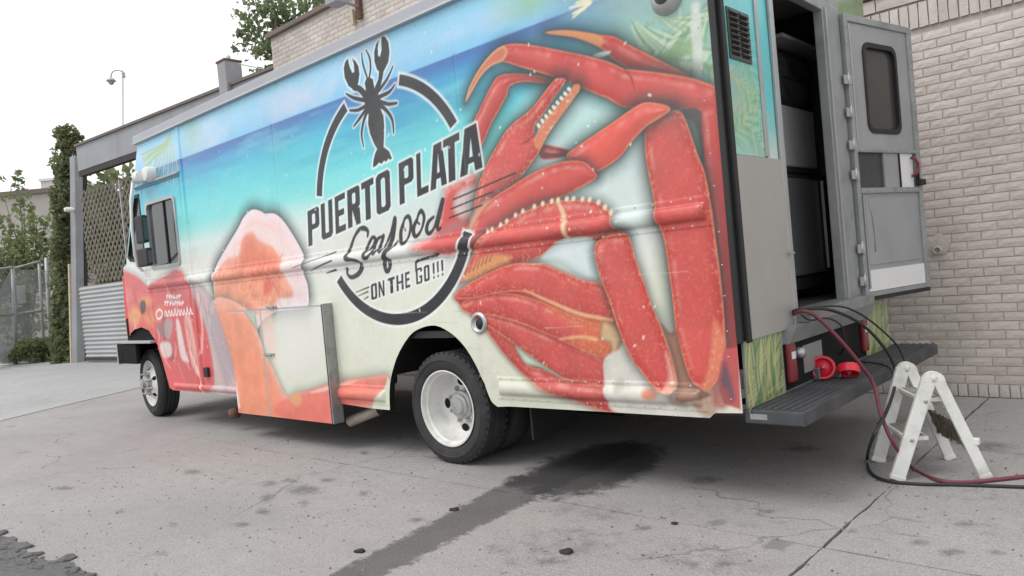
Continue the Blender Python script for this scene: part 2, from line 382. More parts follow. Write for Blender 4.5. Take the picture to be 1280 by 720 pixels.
def wear(X, Y):
    ramp = lambda d, w: np.clip(0.5 - d/w, 0, 1)
    xl = np.interp(Y, [-3, 1.9, 2.6, 3.4, 7], [-3.2, -3.10, -3.20, -3.36, -3.40]); xr = np.interp(Y, [-3, 1.9, 2.6, 3.4, 7], [-2.82, -2.84, -2.91, -2.98, -3.0])
    G = ramp(np.maximum(xl - X, X - xr), 0.24)*np.clip((4.9-Y)/0.5, 0, 1)
    R = np.zeros_like(X)
    for c, u, v in OIL:
        Mi = np.linalg.inv(np.array([[u[0], v[0]], [u[1], v[1]]])); p = Mi[0,0]*(X-c[0]) + Mi[0,1]*(Y-c[1]); q = Mi[1,0]*(X-c[0]) + Mi[1,1]*(Y-c[1])
        R = np.maximum(R, np.clip(1.25 - 0.75*np.hypot(p, q), 0, 1)*0.9)
    for (cx, cy, rx, ry, k) in [(-2.40, 2.75, .34, .42, .52), (-1.72, 2.95, .40, .24, .50), (-2.2, 2.3, .30, .30, .45), (-3.9, 2.4, .5, .25, .36), (-1.0, 2.9, .35, .3, .42), (-0.5, 3.9, .4, .25, .45), (-0.75, 5.3, .5, .2, .5), (-5.6, 2.6, .8, .3, .34), (-2.55, 3.25, .35, .2, .5), (-1.9, 3.5, .5, .25, .4), (-0.9, 4.4, .5, .3, .42), (-4.4, 3.1, .5, .2, .38)]:
        R = np.maximum(R, k*np.clip(1.6 - 1.1*np.hypot((X-cx)/rx, (Y-cy)/ry), 0, 1))
    B = np.clip(1.6 - np.hypot((X+3.06+.10*(Y-4.0))/.36, (Y-4.0)/.62), 0, 1)
    B = np.maximum(B, 0.8*np.clip(1.3 - np.hypot((X+3.28)/.20, (Y-3.55)/.22), 0, 1)); B = np.maximum(B, 0.22*np.clip(1.3 - np.hypot((X+2.2)/1.6, (Y-4.9)/1.0), 0, 1))
    return R, G, B
def slab(x0, x1, y0, y1, top, m, name='concrete_slab', gaps=(1,1,1,1)):
    gp = 0.005; x0 += gp*gaps[0]; x1 -= gp*gaps[1]; y0 += gp*gaps[2]; y1 -= gp*gaps[3]
    st = 0.035 if (x0 < 2 and y1 > 0.2 and x1 > -9.5) else 0.25
    nx, ny = max(2, int((x1-x0)/st)), max(2, int((y1-y0)/st))
    X, Y = np.meshgrid(np.linspace(x0, x1, nx+1), np.linspace(y0, y1, ny+1)); w = lambda n: np.convolve(rng.normal(0, 1, n+8), np.ones(5)/5, 'same')[4:4+n]*0.007
    Y[0] += w(nx+1)*(gaps[2] == 1); Y[-1] += w(nx+1)*(gaps[3] == 1); X[:, 0] += w(ny+1)*(gaps[0] == 1); X[:, -1] += w(ny+1)*(gaps[1] == 1)
    V = np.c_[X.ravel(), Y.ravel(), np.full(X.size, top)]; ids = np.arange(X.size).reshape(X.shape)
    F = np.stack([ids[:-1,:-1], ids[:-1,1:], ids[1:,1:], ids[1:,:-1]], -1).reshape(-1, 4).tolist()
    per = np.concatenate([ids[0], ids[1:,-1], ids[-1,-2::-1], ids[-2:0:-1,0]]); n0 = len(V); V = np.r_[V, np.c_[V[per][:,:2], np.full(len(per), -0.029)]]; n = len(per)
    F += [[int(per[(i+1) % n]), int(per[i]), n0+i, n0+(i+1) % n] for i in range(n)]
    me = bpy.data.meshes.new(name); me.from_pydata(V.tolist(), [], F); me.materials.append(m)
    R, G, B = wear(V[:,0], V[:,1]); ca = me.color_attributes.new('Wear', 'FLOAT_COLOR', 'POINT'); ca.data.foreach_set('color', np.c_[R, G, B, np.ones(len(V))].astype(np.float32).ravel())
    return link(bpy.data.objects.new(name, me), yard)
# cast panels as the joints in the concrete show them (x0, x1, y0, y1, gaps on left, right, near, far)
for x0, x1, y0, y1, gaps in [(-15.5,-6.25,3.30,6.9,(0,1,0,1)), (-15.5,-1.31,-0.2,3.30,(1,1,1,.5)), (-6.25,-1.31,3.30,6.9,(1,1,1,1)), (-1.31,2.4,3.30,6.9,(1,1,1,1)), (-1.31,2.4,-0.2,3.30,(1,1,1,1)),
                             (2.4,6.0,3.3,6.9,(1,1,1,1)), (2.4,6.0,-0.2,3.3,(1,1,1,1)), (6.0,9.8,-0.2,6.9,(1,1,1,1)), (-15.5,-6.3,-8,-0.2,(1,1,1,1)), (-6.3,1.0,-8,-0.2,(1,1,1,1)), (1.0,9.8,-8,-0.2,(1,1,1,1))]:
    slab(x0, x1, y0, y1, 0.0, M_['conc'], gaps=gaps)
apron_pts = [(-40, -30), (-12.0, -30), (-11.2, 1.5), (-11.75, 2.7), (-12.3, 3.6), (-12.95, 4.85), (-13.4, 6.88), (-13.5, 7.4), (-60, 7.4), (-60, -30)]
ring = []
for k in range(len(apron_pts)):
    ring += jag(apron_pts[k], apron_pts[(k+1) % len(apron_pts)], 0.5, 0.03)
a_ = MB(); a_.add([(p[0], p[1], 0.006) for p in ring], [tuple(range(len(ring)))])
structure(a_.build('apron', M_['conc2']))
# broken asphalt edge in the near corner: chunks on a crumbled bed
bed = thing('broken_asphalt', 'crumbling dark asphalt lump breaking out of the concrete slab', 'asphalt', at_z((45, 705)))
poly = [at_z(p)[:2] for p in [(-60,655),(0,668),(22,673),(34,690),(60,702),(85,700),(108,718),(140,740),(60,800),(-80,780)]]
ringp = []
for k in range(len(poly)): ringp += jag(poly[k], poly[(k+1) % len(poly)], 0.05, 0.012)
cx_, cy_ = np.mean([p[0] for p in ringp]), np.mean([p[1] for p in ringp])
mb = MB(); n = len(ringp); V = [(p[0], p[1], 0.003) for p in ringp]; F = []
rings = 7
for r in range(1, rings):
    for p in ringp:
        t = r / rings
        V.append((p[0] + (cx_-p[0])*t + rng.normal(0, .008), p[1] + (cy_-p[1])*t + rng.normal(0, .008), 0.006 + abs(rng.normal(0, 0.0015))))
V.append((cx_, cy_, 0.007))
for r in range(rings-1):
    for i in range(n): F.append((r*n+i, r*n+(i+1) % n, (r+1)*n+(i+1) % n, (r+1)*n+i))
for i in range(n): F.append(((rings-1)*n+i, (rings-1)*n+(i+1) % n, rings*n))
mb.add(V, F); mb.build('crumbled_bed', M_['rubble'], bed)
def lump(r, squash=0.4, jit=0.25):
    bm = bmesh.new(); bmesh.ops.create_icosphere(bm, subdivisions=2, radius=1)
    k = rng.normal(0, 1, 3)
    for v in bm.verts:
        d = v.co.copy(); f = 1 + jit * math.sin(3*d.x + k[0]) * math.cos(2.5*d.y + k[1]) + rng.normal(0, 0.07)
        v.co = Vector((d.x*f*r, d.y*f*r*0.8, max(-0.6, d.z*f)*r*squash))
    me = bpy.data.meshes.new('lump'); bm.to_mesh(me); bm.free(); return me
for k in range(260):
    i = rng.integers(n); p = ringp[i]; t = rng.uniform(0.0, 0.6)
    x, y = p[0] + (cx_-p[0])*t, p[1] + (cy_-p[1])*t
    if x < -6.5: continue
    me = lump(abs(rng.normal(0, .022)) + .008, 0.30, 0.45); me.materials.append(M_['rubble'])
    o = bpy.data.objects.new('asphalt_chunk', me); link(o, bed); o.location = Vector((x, y, 0.008)) - bed.location; o.rotation_euler.z = rng.uniform(0, 6)
for (px, py, r, lab) in [(450, 690, 0.030, 'small black tar lump on the dark asphalt strip, out from the truck'), (568, 638, 0.028, 'flat black tar lump on the dark strip beside its concrete edge'),
                    (708, 691, 0.036, 'dark tar crumb on pale concrete right of the asphalt strip'), (843, 655, 0.020, 'tiny dark crumb on concrete beside a hairline joint')]:
    c0 = at_z((px, py)); me = lump(r, 0.35); me.materials.append(M_['tar'])
    o = bpy.data.objects.new('tar_lump', me); sc.collection.objects.link(o); o.location = (c0[0], c0[1], r*0.2); tag(o, lab, 'tar lump', 'tar lumps on the driveway')

V = []; F = []
for k in range(3200):
    x, y = rng.uniform(-7, 1.0), rng.uniform(1.0, 6.8)
    if -3.7 < x < -2.3 and y > 3.3: continue
    r = abs(rng.normal(0, .004)) + .002; o = len(V); a0 = rng.uniform(0, 6)
    V += [(x + r*math.cos(a0+a)*rng.uniform(.7, 1.2), y + r*math.sin(a0+a)*rng.uniform(.7, 1.2), .001) for a in (0, 1.57, 3.14, 4.71)] + [(x, y, .001 + r*rng.uniform(.5, .9))]
    F += [(o, o+1, o+4), (o+1, o+2, o+4), (o+2, o+3, o+4), (o+3, o, o+4)]
M_['grit'] = mat('loose_grit', (0.17,0.16,0.155), 0.9, noise=0.6, nscale=3, world=True)
me = bpy.data.meshes.new('grit'); me.from_pydata(V, [], F); me.materials.append(M_['grit'])
tag(stuff(link(bpy.data.objects.new('grit', me))), 'loose fine grit scattered over the concrete driveway', 'grit')

# ------------------------------------------------------------------ brick building (painted brick, one plane, two heights)
WALL_Y = 6.93
BW, BH, GAP = 0.206, 0.0715, 0.009
def brick_mesh(w, h, d, k):
    r2 = np.random.default_rng(k)
    nx, nz_ = 5, 3; V = []; F = []
    for j in range(nz_):
        for i in range(nx):
            edge = (i in (0, nx-1)) or (j in (0, nz_-1))
            x = -w/2 + w*i/(nx-1); z = -h/2 + h*j/(nz_-1)
            V.append((x + r2.normal(0, .0012), -d + (0.003 if edge else 0) + r2.normal(0, .0010), z + r2.normal(0, .0008)))
    for j in range(nz_-1):
        for i in range(nx-1): F.append((j*nx+i, j*nx+i+1, (j+1)*nx+i+1, (j+1)*nx+i))
    o = len(V); per = list(range(nx)) + [nx*(j+1)-1 for j in range(1, nz_)] + [nx*nz_-1-i for i in range(1, nx)] + [nx*(nz_-1-j) for j in range(1, nz_-1)]
    for p in per: V.append((V[p][0], 0.0, V[p][2]))
    m_ = len(per)
    for i in range(m_): F.append((per[(i+1) % m_], per[i], o+i, o+(i+1) % m_))
    me = bpy.data.meshes.new('brick'); me.from_pydata(V, [], F); me.materials.append(M_['brick']); me.update()
    return me
stretch = [brick_mesh(BW-GAP, BH-GAP, 0.0075, k) for k in range(7)]
soldier = [brick_mesh(BH-GAP, 0.195, 0.022, 20+k) for k in range(4)]
base_s  = [brick_mesh(BH-GAP, 0.095, 0.022, 30+k) for k in range(4)]
half    = [brick_mesh(BW/2-GAP, BH-GAP, 0.0075, 40+k) for k in range(3)]
def lay_bricks(root, lst, visible, cap=300):
    """lst of (mesh, x, z); those in the visible window become children, the rest one mesh"""
    vis = [b for b in lst if visible(b[1], b[2])]; rest = [b for b in lst if not visible(b[1], b[2])]
    if len(vis) > cap:
        vis.sort(key=lambda b: b[1], reverse=True); rest += vis[cap:]; vis = vis[:cap]
    for me, x, z in vis:
        o = bpy.data.objects.new('brick', me); sc.collection.objects.link(o); o.parent = root
        o.location = Vector((x, WALL_Y, z)) - root.location
    V = []; F = []; off = 0
    for me, x, z in rest:
        co = np.empty(len(me.vertices)*3); me.vertices.foreach_get('co', co); co = co.reshape(-1, 3) + np.array([x, WALL_Y, z])
        V.append(co); F += [tuple(i + off for i in p.vertices) for p in me.polygons]; off += len(co)
    if V:
        me = bpy.data.meshes.new('brick_field'); me.from_pydata(np.concatenate(V).tolist(), [], F); me.materials.append(M_['brick'])
        stuff(link(bpy.data.objects.new('brick_field', me), root))
bl = thing('brick_building', 'low wall of pale painted brick with soldier course near its top, behind the truck', 'building', (-1.5, WALL_Y, 0))
XL, XR = -5.6, 3.2
MB().box((XL, WALL_Y, -0.02), (XR, WALL_Y+5, 3.34)).build('wall_core', M_['mortar'], bl)
lst = []
nc = int((2.995 - 0.105) / BH)
for c in range(nc):
    z = 0.105 + BH*(c+0.5); o_ = (0.5*BW if c % 2 else 0) + rng.normal(0, 0.006)
    k = 0
    while XL + o_ + BW*(k+0.5) < XR:
        lst.append((stretch[rng.integers(7)], XL + o_ + BW*(k+0.5), z)); k += 1
    if c % 2: lst.append((half[rng.integers(3)], XL + BW*0.25, z))
for k in range(int((XR-XL)/BH)):
    x = XL + BH*(k+0.5)
    lst.append((base_s[rng.integers(4)], x, 0.052)); lst.append((soldier[rng.integers(4)], x, 3.11))
for k in range(int((XR-XL)/0.30)): pass
lay_bricks(bl, lst, lambda x, z: -2.75 < x < -0.8)
big = [brick_mesh(0.40, 0.10, 0.030, 60+k) for k in range(3)]
for k in range(int((XR-XL)/0.41)):
    o = bpy.data.objects.new('cap_block', big[k % 3]); sc.collection.objects.link(o); o.parent = bl
    o.location = Vector((XL + 0.41*(k+0.5), WALL_Y, 3.275)) - bl.location
MB().box((XL-0.02, WALL_Y-0.055, 3.34), (XR+0.02, WALL_Y+5.05, 3.40)).build('coping', M_['coping'], bl, bevel=0.006)
# drain stub in the wall
ps = at_y((1171, 313), WALL_Y - 0.05)
MB().lathe([(0.0,0.06),(0.030,0.06),(0.030,-0.05),(0.022,-0.05),(0.022,0.03),(0,0.03)], (ps[0], WALL_Y, ps[2]), 20, 'y').build('drain_pipe', M_['brick'], bl)
# mortar smear round the pipe
mb = MB(); V = [(ps[0], WALL_Y-0.030, ps[2]+0.03)]
for k in range(18):
    a = 2*math.pi*k/18; r = 0.10*(1+rng.normal(0, .18)); V.append((ps[0]+0.9*r*math.cos(a), WALL_Y-0.012, ps[2]+0.035+r*math.sin(a)*0.8))
mb.add(V, [(0, 1+k, 1+(k+1) % 18) for k in range(18)], True); mb.build('mortar_patch', M_['brick'], bl)

tall = thing('tall_brick_building', 'taller pale painted brick building with dark coping rising above the truck roof', 'building', (-8.4, WALL_Y, 0))
XA, XB, TZ = -11.22, -5.62, 5.56
MB().box((XA, WALL_Y, -0.02), (XB, WALL_Y+9, TZ)).build('wall_core', M_['mortar'], tall)
lst = []
for c in range(int((TZ-0.02)/BH)):
    z = BH*(c+0.5); k = 0; o_ = 0.5*BW if c % 2 else 0
    while XA + o_ + BW*(k+1) < XB + 0.01:
        lst.append((stretch[rng.integers(7)], XA + o_ + BW*(k+0.5), z)); k += 1
    if c % 2: lst.append((half[rng.integers(3)], XA + BW*0.25, z))
M_TALL = lst
lst.sort(key=lambda b: -b[2])
lay_bricks(tall, lst, lambda x, z: z > 4.60 and x < -6.6)
MB().box((XA-0.06, WALL_Y-0.07, TZ), (XB+0.03, WALL_Y+9.05, TZ+0.075)).build('coping', M_['coping'], tall, bevel=0.008)
# rusty bracket with a floodlight arm
c0 = at_y((452, 14), WALL_Y)
fl = thing('wall_light', 'rusty wall bracket with a grey floodlight arm high on the tall brick building', 'light', (c0[0], WALL_Y, c0[2]))
MB().box((c0[0]-0.05, WALL_Y-0.075, c0[2]-0.12), (c0[0]+0.05, WALL_Y-0.02, c0[2]+0.45)).build('bracket', M_['rust'], fl, bevel=0.008)
MB().box((c0[0]-0.19, WALL_Y-0.07, c0[2]-0.16), (c0[0]-0.13, WALL_Y-0.02, c0[2]+0.06)).build('conduit', M_['yellow'], fl, bevel=0.006)
c1 = at_y((424, 1), WALL_Y-0.35); c2 = at_y((448, 9), WALL_Y-0.07)
MB().tube([tuple(c2), tuple((c1+c2)/2 + np.array([0, 0, 0.01])), tuple(c1)], 0.022, 8).build('arm', M_['beam'], fl)
MB().box((c1[0]-0.16, WALL_Y-0.48, c1[2]-0.05), (c1[0]+0.10, WALL_Y-0.26, c1[2]+0.07)).build('lamp_head', M_['beam'], fl, bevel=0.012)

# ------------------------------------------------------------------ leaves
def leaves(name, centres, n, size, m, parent, squash=1.0, down=0.3, r_in=0.25):
    """n bent leaf faces scattered through a set of ellipsoid clumps (x, y, z, rx, ry, rz)"""
    V = []; F = []
    w = np.array([c[3]*c[4]*c[5] for c in centres]) ** 0.8; w /= w.sum()
    idx = rng.choice(len(centres), n, p=w)
    for i in range(n):
        c = centres[idx[i]]
        d = rng.normal(0, 1, 3); d /= np.linalg.norm(d); r = rng.uniform(r_in, 1.0) ** 0.6
        p = np.array(c[:3]) + d * np.array(c[3:6]) * r
        a = rng.normal(0, 1, 3); a[2] -= down; a /= np.linalg.norm(a)
        b_ = np.cross(a, rng.normal(0, 1, 3)); b_ /= np.linalg.norm(b_)
        s = size * rng.uniform(0.45, 1.6); nn = np.cross(a, b_) * s * 0.18
        o = len(V)
        V += [tuple(p - a*s*.5), tuple(p + b_*s*.32 + nn), tuple(p + a*s*.5), tuple(p - b_*s*.32 + nn)]
        F += [(o, o+1, o+2), (o, o+2, o+3)]
    me = bpy.data.meshes.new(name); me.from_pydata(V, [], F); me.materials.append(m); me.update()
    return link(bpy.data.objects.new(name, me), parent)
def clumps(c, R, n, r):
    out = []
    for _ in range(n):
        d = rng.normal(0, 1, 3); d /= np.linalg.norm(d); t = rng.uniform(0.2, 1.0) ** 0.5
        k = r * rng.uniform(0.6, 1.3); p = np.array(c) + d * np.array(R) * t
        out.append((*p, k, k, k*0.8))
    return out

# tree rising behind the gate beam and the tall building
tb = at_z((330, 452)); dep = 22.0
cc = at_depth((342, 45), dep); cb = at_depth((395, -40), dep)
tr = thing('tree', 'loose pale green tree behind the gate beam beside the tall brick building', 'tree', (cc[0], cc[1], 0))
cl = clumps(cc, (0.9, 0.9, 1.2), 14, 0.42) + clumps(cb, (1.6, 1.6, 1.5), 18, 0.6) + clumps(at_depth((352, 70), dep), (0.5, 0.5, 0.7), 8, 0.35) + clumps(at_depth((312, 60), dep), (0.35, 0.35, 0.9), 6, 0.26) + clumps(at_depth((372, 20), dep), (0.9, 0.9, 0.9), 10, 0.45)
cl += clumps(at_depth((298, 45), dep), (0.3, 0.3, 0.7), 7, 0.22) + clumps(at_depth((330, 100), dep), (0.6, 0.6, 0.4), 8, 0.28) + clumps(at_depth((345, 20), dep), (1.0, 1.0, 0.7), 10, 0.38)
leaves('crown', cl, 3000, 0.155, M_['leaf3'], tr)
b0 = np.array([cc[0]+0.4, cc[1]+0.2, 0.0])
MB().tube([b0, b0 + [0.05, 0, 2.5], cc + [0.2, 0.1, -1.2], cc + [0, 0, 0.8]], [0.19, 0.16, 0.10, 0.03], 10).build('trunk', M_['bark'], tr)
for t in range(9):
    e = np.array(cl[rng.integers(len(cl))][:3]); s0 = cc + np.array([0.15, 0.1, -1.6 + 0.18*t])
    MB().tube([s0, (s0 + e)/2 + rng.normal(0, .12, 3), e], [0.045, 0.03, 0.01], 6).build('limb', M_['bark'], tr)

# ------------------------------------------------------------------ gate: post, beam, lattice and corrugated sheet
gb = at_z((98, 453)); gdep = depth_of(gb)
def gp_(px, py, dd=0.0): return at_depth((px, py), gdep + dd)
gate = thing('gate', 'tall steel gateway with lattice screen above a corrugated grey sheet', 'gate', gb)
d_g = _ray((-574, 451.5)); d_g /= np.linalg.norm(d_g); d_g = np.array([-d_g[0], -d_g[1], 0.0]); d_g /= np.linalg.norm(d_g)   # towards the building
n_g = np.array([d_g[1], -d_g[0], 0.0])                           # towards the viewer
def on_gate(p, off=0.0):                                         # pixel -> point in the gate's own vertical plane
    d = _ray(p); o = gb + n_g*off; t = np.dot(o - EYE, n_g) / np.dot(d, n_g); return EYE + d*t
B0, B1 = on_gate((99, 196)), on_gate((352, 84)); B0 = np.array(B0); B1 = np.array(B1)
hb = 0.62
zt = (on_gate((110, 179.5))[2]); zr = on_gate((320, 96))[2]
mb = MB()
mb.bar(tuple(np.array([*on_gate((99, 184))[:2], zt - hb/2])), tuple(np.array([*on_gate((352, 84))[:2], zr - hb/2 - 0.02])), 0.16, hb)
mb.build('beam', M_['beam'], gate, bevel=0.01)
A_ = np.array([*on_gate((99, 184))[:2], zt + 0.02]); E_ = np.array([*on_gate((352, 84))[:2], zr])
MB().bar(tuple(A_), tuple(E_), 0.26, 0.055).build('beam_cap', M_['coping'], gate)
MB().bar(tuple(A_ + [0, 0, -hb-0.09]), tuple(E_ + [0, 0, -hb-0.09]), 0.14, 0.13).build('track', M_['darkwood'], gate)
pt = at_depth((95, 188), gdep)
def leaning_post(name, pb, ptop, w, h, m, par, bev=0.01):
    b_ = at_z(pb); t_ = at_depth(ptop, depth_of(b_)); return MB().bar(tuple(b_ - [0, 0, .03]), tuple(t_), w, h, up=n_g).build(name, m, par, bevel=bev)
leaning_post('post', (98, 453), (95, 196), 0.30, 0.20, M_['beam'], gate)
leaning_post('post_edge', (94.2, 453), (91.4, 330), 0.07, 0.24, M_['yellow'], gate, 0.004)
b1_ = at_z((105, 452)); t1_ = at_depth((104, 206), depth_of(b1_))
MB().bar(tuple(b1_), tuple(t1_), 0.18, 0.12, up=n_g).build('inner_post', M_['darkwood'], gate)
# little white camera on the post
c_ = at_depth((87, 262), gdep - 0.4)
pc = thing('security_camera', 'white bullet camera on the steel gate post beside the vine', 'camera', c_)
MB().lathe([(0,-0.13),(0.05,-0.12),(0.065,-0.06),(0.065,0.06),(0.04,0.10),(0,0.11)], c_, 14, 'y').build('camera_body', M_['white'], pc, autosmooth=True)
MB().bar(tuple(c_ + [0, 0, 0.02]), tuple(at_depth((93, 264), gdep - 0.1)), 0.05, 0.05).build('mount', M_['white'], pc)
# corrugated sheet
pA, pB = on_gate((108, 450)), on_gate((300, 450)); z0, z1 = 0.02, on_gate((110, 357))[2]
mb = MB(); rows = 18*8; cols = 8; V = []; F = []
for r in range(rows+1):
    z = z0 + (z1-z0)*r/rows; off = 0.018*math.sin(2*math.pi*18*r/rows)
    for c in range(cols+1):
        p = pA + (pB-pA)*c/cols + n_g*off; V.append((p[0] + (z-z0)*0.0, p[1], z))
for r in range(rows):
    for c in range(cols): F.append((r*(cols+1)+c, r*(cols+1)+c+1, (r+1)*(cols+1)+c+1, (r+1)*(cols+1)+c))
mb.add(V, F, True)
M_['corr'] = mat('corrugated_grey_sheet', (0.40,0.41,0.425), 0.5, 0.2, noise=0.06, nscale=1.0, dirt=(0.50,0.42,0.24), dirt_amt=0.55, dirt_scale=0.9)
mb.build('corrugated_sheet', M_['corr'], gate, fix=False)
MB().bar(tuple(pA + [0, 0, 0.03]), tuple(pB + [0, 0, 0.03]), 0.12, 0.06).build('bottom_rail', M_['darkwood'], gate)
# lattice: crossing slats
lz0, lz1 = z1 + 0.04, on_gate((158, 222))[2]
pL, pR = on_gate((106, 300)), on_gate((300, 300)); wid = np.linalg.norm((pR - pL)[:2]); w_ref = np.linalg.norm((on_gate((192, 300)) - pL)[:2]); hgt = lz1 - lz0
def lattice_pt(u, v): return np.array([pL[0], pL[1], lz0]) + d_g*u + np.array([0, 0, v])
mb = MB(); sp = w_ref*0.062; slope = 1.15
for sgn in (1, -1):
    k = -hgt/slope
    while k < wid + hgt/slope:
        # line u = k + sgn*v/slope, clipped to the panel
        pts = []
        for v in np.linspace(0, hgt, 60):
            u = (k if sgn > 0 else k) + sgn*v/slope
            if 0 <= u <= wid: pts.append((u, v))
        if len(pts) > 2:
            a, b_ = lattice_pt(*pts[0]), lattice_pt(*pts[-1]); o_ = n_g*(0.005*sgn)
            mb.bar(tuple(a + o_), tuple(b_ + o_), 0.008, sp*0.27, up=tuple(np.cross((b_-a)/np.linalg.norm(b_-a), n_g)))
        k += sp
stuff(mb.build('lattice', M_['lattice'], gate))
MB().bar(tuple(lattice_pt(w_ref*0.62, 0)), tuple(lattice_pt(w_ref*0.62, hgt)), 0.05, 0.05).build('lattice_bar', M_['galv'], gate)
# grey pier standing on the beam
s0 = on_gate((291, 128)); 
pier = thing('pier', 'short grey pier with a rusty top standing over the gate beam', 'pier', (s0[0], s0[1], zr - 0.1))
w2 = 0.16; st = on_gate((291, 77))
MB().box((s0[0]-w2, s0[1]-w2*1.1, zr-0.25), (s0[0]+w2, s0[1]+w2*1.1, st[2])).build('shaft', M_['beam'], pier, bevel=0.012)
MB().box((s0[0]-w2-.015, s0[1]-w2*1.1-.015, st[2]), (s0[0]+w2+.015, s0[1]+w2*1.1+.015, st[2]+0.04)).build('cap', M_['rust'], pier, bevel=0.006)
MB().lathe([(0,0),(0.05,0),(0.04,0.1),(0,0.13)], (s0[0], s0[1], st[2]+0.04), 10, 'z').build('insulator', M_['galv'], pier)
wp = [on_gate((299, 80)), on_gate((318, 84)), on_gate((336, 88))]
tag(MB().tube([tuple(p) for p in wp], 0.012, 6).build('overhead_wire', M_['galv']), 'thin grey wire strung from the pier to the tall brick building', 'wire')

# greenery behind the lattice
sh = thing('shrub', 'tall green shrub growing behind the lattice screen', 'shrub', tuple(gb + np.array([-1.5, 2.2, 0]) - n_g*1.2))
g1 = [on_gate((x, y), -2.0) for x, y in [(112,300),(118,262),(112,235),(128,300),(140,285),(150,262),(156,244),(152,300),(165,262),(135,330),(115,335),(160,330)]]
leaves('crown', [(*p, 1.0, 1.0, 1.0) for p in g1], 1500, 0.30, M_['leaf2'], sh)
MB().tube([g1[0]*[1,1,0], g1[3]*[1,1,.6], g1[5]], [0.09, 0.07, 0.02], 8).build('stem', M_['bark'], sh)

# vine-clad pole left of the gate
vb = at_z((77, 455)); vd = depth_of(vb) + 0.5
vine = thing('vine_pole', 'pole thickly covered by a green and rusty brown vine beside the gate', 'vine', vb)
MB().tube([at_depth((77, 454), gdep+.75)*[1,1,0], at_depth((81, 172), gdep+.75)], 0.09, 10).build('pole', M_['bark'], vine)
vc = []
for y in range(166, 455, 7):
    for x in (70, 76, 82, 88):
        q_ = at_depth((x + rng.normal(0, 2) + (455-y)*0.008, y + rng.normal(0, 2)), gdep + 0.35 + rng.normal(0, .1))
        rr = rng.uniform(0.09, 0.20); vc.append((*q_, rr, rr, rr*1.1))
for (x, y) in [(92,168),(97,174),(99,182),(96,190),(90,180),(84,164),(78,166)]: vc.append((*at_depth((x, y), gdep + .3), .16, .16, .16))
leaves('foliage', vc, 7600, 0.12, M_['leaf2'], vine)
# leafy bush behind the fence, weeds at its foot
bb = at_z((25, 447)); bd = depth_of(bb) + 1.5
bush = thing('bush', 'leggy green bush standing behind the chain-link fence', 'bush', (bb[0]-1.2, bb[1]+0.6, 0))
bc = []
for (x, y, r) in [(20,300,.55),(45,285,.5),(30,265,.45),(10,320,.7),(40,320,.7),(25,245,.35),(22,228,.22),(23,215,.15),(5,280,.4),(55,275,.3),(8,245,.2),(3,222,.14),(50,305,.55),(20,340,.8),(50,345,.7),(0,345,.8),(35,365,.7),(10,380,.7),(45,400,.6),(20,410,.7)]:
    q_ = at_depth((x, y), bd); bc.append((*q_, r, r, r))
leaves('foliage', bc, 2500, 0.18, M_['leaf'], bush)
root_b = np.array([bb[0]-1.2, bb[1]+0.6, 0.0])
for (x, y) in [(22,222),(46,272),(6,250),(30,260),(55,280),(12,300)]:
    e = at_depth((x, y), bd); MB().tube([root_b, (root_b+e)/2 + rng.normal(0,.1,3), e], [0.04,0.03,0.01], 6).build('stem', M_['bark'], bush)
wb = []
for (x, y, r) in [(30,440,.35),(45,442,.4),(60,446,.35),(72,450,.3),(38,432,.4),(55,430,.35),(85,452,.22),(20,445,.3),(8,446,.3)]:
    q_ = at_depth((x, y), depth_of(at_z((60, 452))) ); wb.append((*q_, r*1.2, r, r*0.6))
tag(stuff(leaves('weeds', wb, 2200, 0.10, M_['leaf'], None)), 'low green weeds along the foot of the fence', 'weeds')
# soil bank edge
# chain link fence
fb0, fb1 = at_z((-60, 461)), at_z((62, 450))
fd = depth_of(at_z((17, 456)))
fence = thing('chain_link_fence', 'chain-link fence of galvanised pipes with a blank white sign', 'fence', at_z((17, 456)))
def fpt(px, py): return at_depth((px, py), fd + (px - 17)*0.035)
for (xb, yb, xt, yt, r) in [(20,455,16,333,.055),(55,440,49,328,.045),(64,437,58,322,.06),(-40,462,-44,340,.055),(-105,470,-110,350,.055)]:
    MB().tube([fpt(xb, yb), fpt(xt, yt)], r, 8).build('fence_post', M_['galv'], fence)
for (x0, y0, x1, y1) in [(-110,352,-44,342),(-44,342,16,334),(16,336,49,327),(-42,396,18,392),(18,393,51,388)]:
    MB().tube([fpt(x0, y0), fpt(x1, y1)], 0.035, 8).build('rail', M_['galv'], fence)
mb = MB(); nW = 60
for i in range(nW):
    for sgn in (1, -1):
        u0 = -46 + 110*i/nW
        for a, b_ in ((0, 1),):
            if sgn > 0: p, q_ = fpt(u0, 455), fpt(min(u0+60, 58), 455 - 118*(min(u0+60, 58)-u0)/60)
            else: p, q_ = fpt(u0, 455), fpt(max(u0-60, -44), 455 - 118*(u0-max(u0-60, -44))/60)
            if np.linalg.norm(p-q_) > 0.1: mb.tube([p, q_], 0.008, 3)
stuff(mb.build('wire_mesh', M_['wire'], fence))
sg = [fpt(x, y) - n_g*(-0.08) for x, y in [(24,357),(34,356),(35,378),(25,380)]]
mb = MB(); th = np.array([0.02, -0.03, 0]); mb.hexa([tuple(sg[3]), tuple(sg[2]), tuple(sg[2]-th), tuple(sg[3]-th), tuple(sg[0]), tuple(sg[1]), tuple(sg[1]-th), tuple(sg[0]-th)])
mb.build('sign_plate', M_['white'], fence)
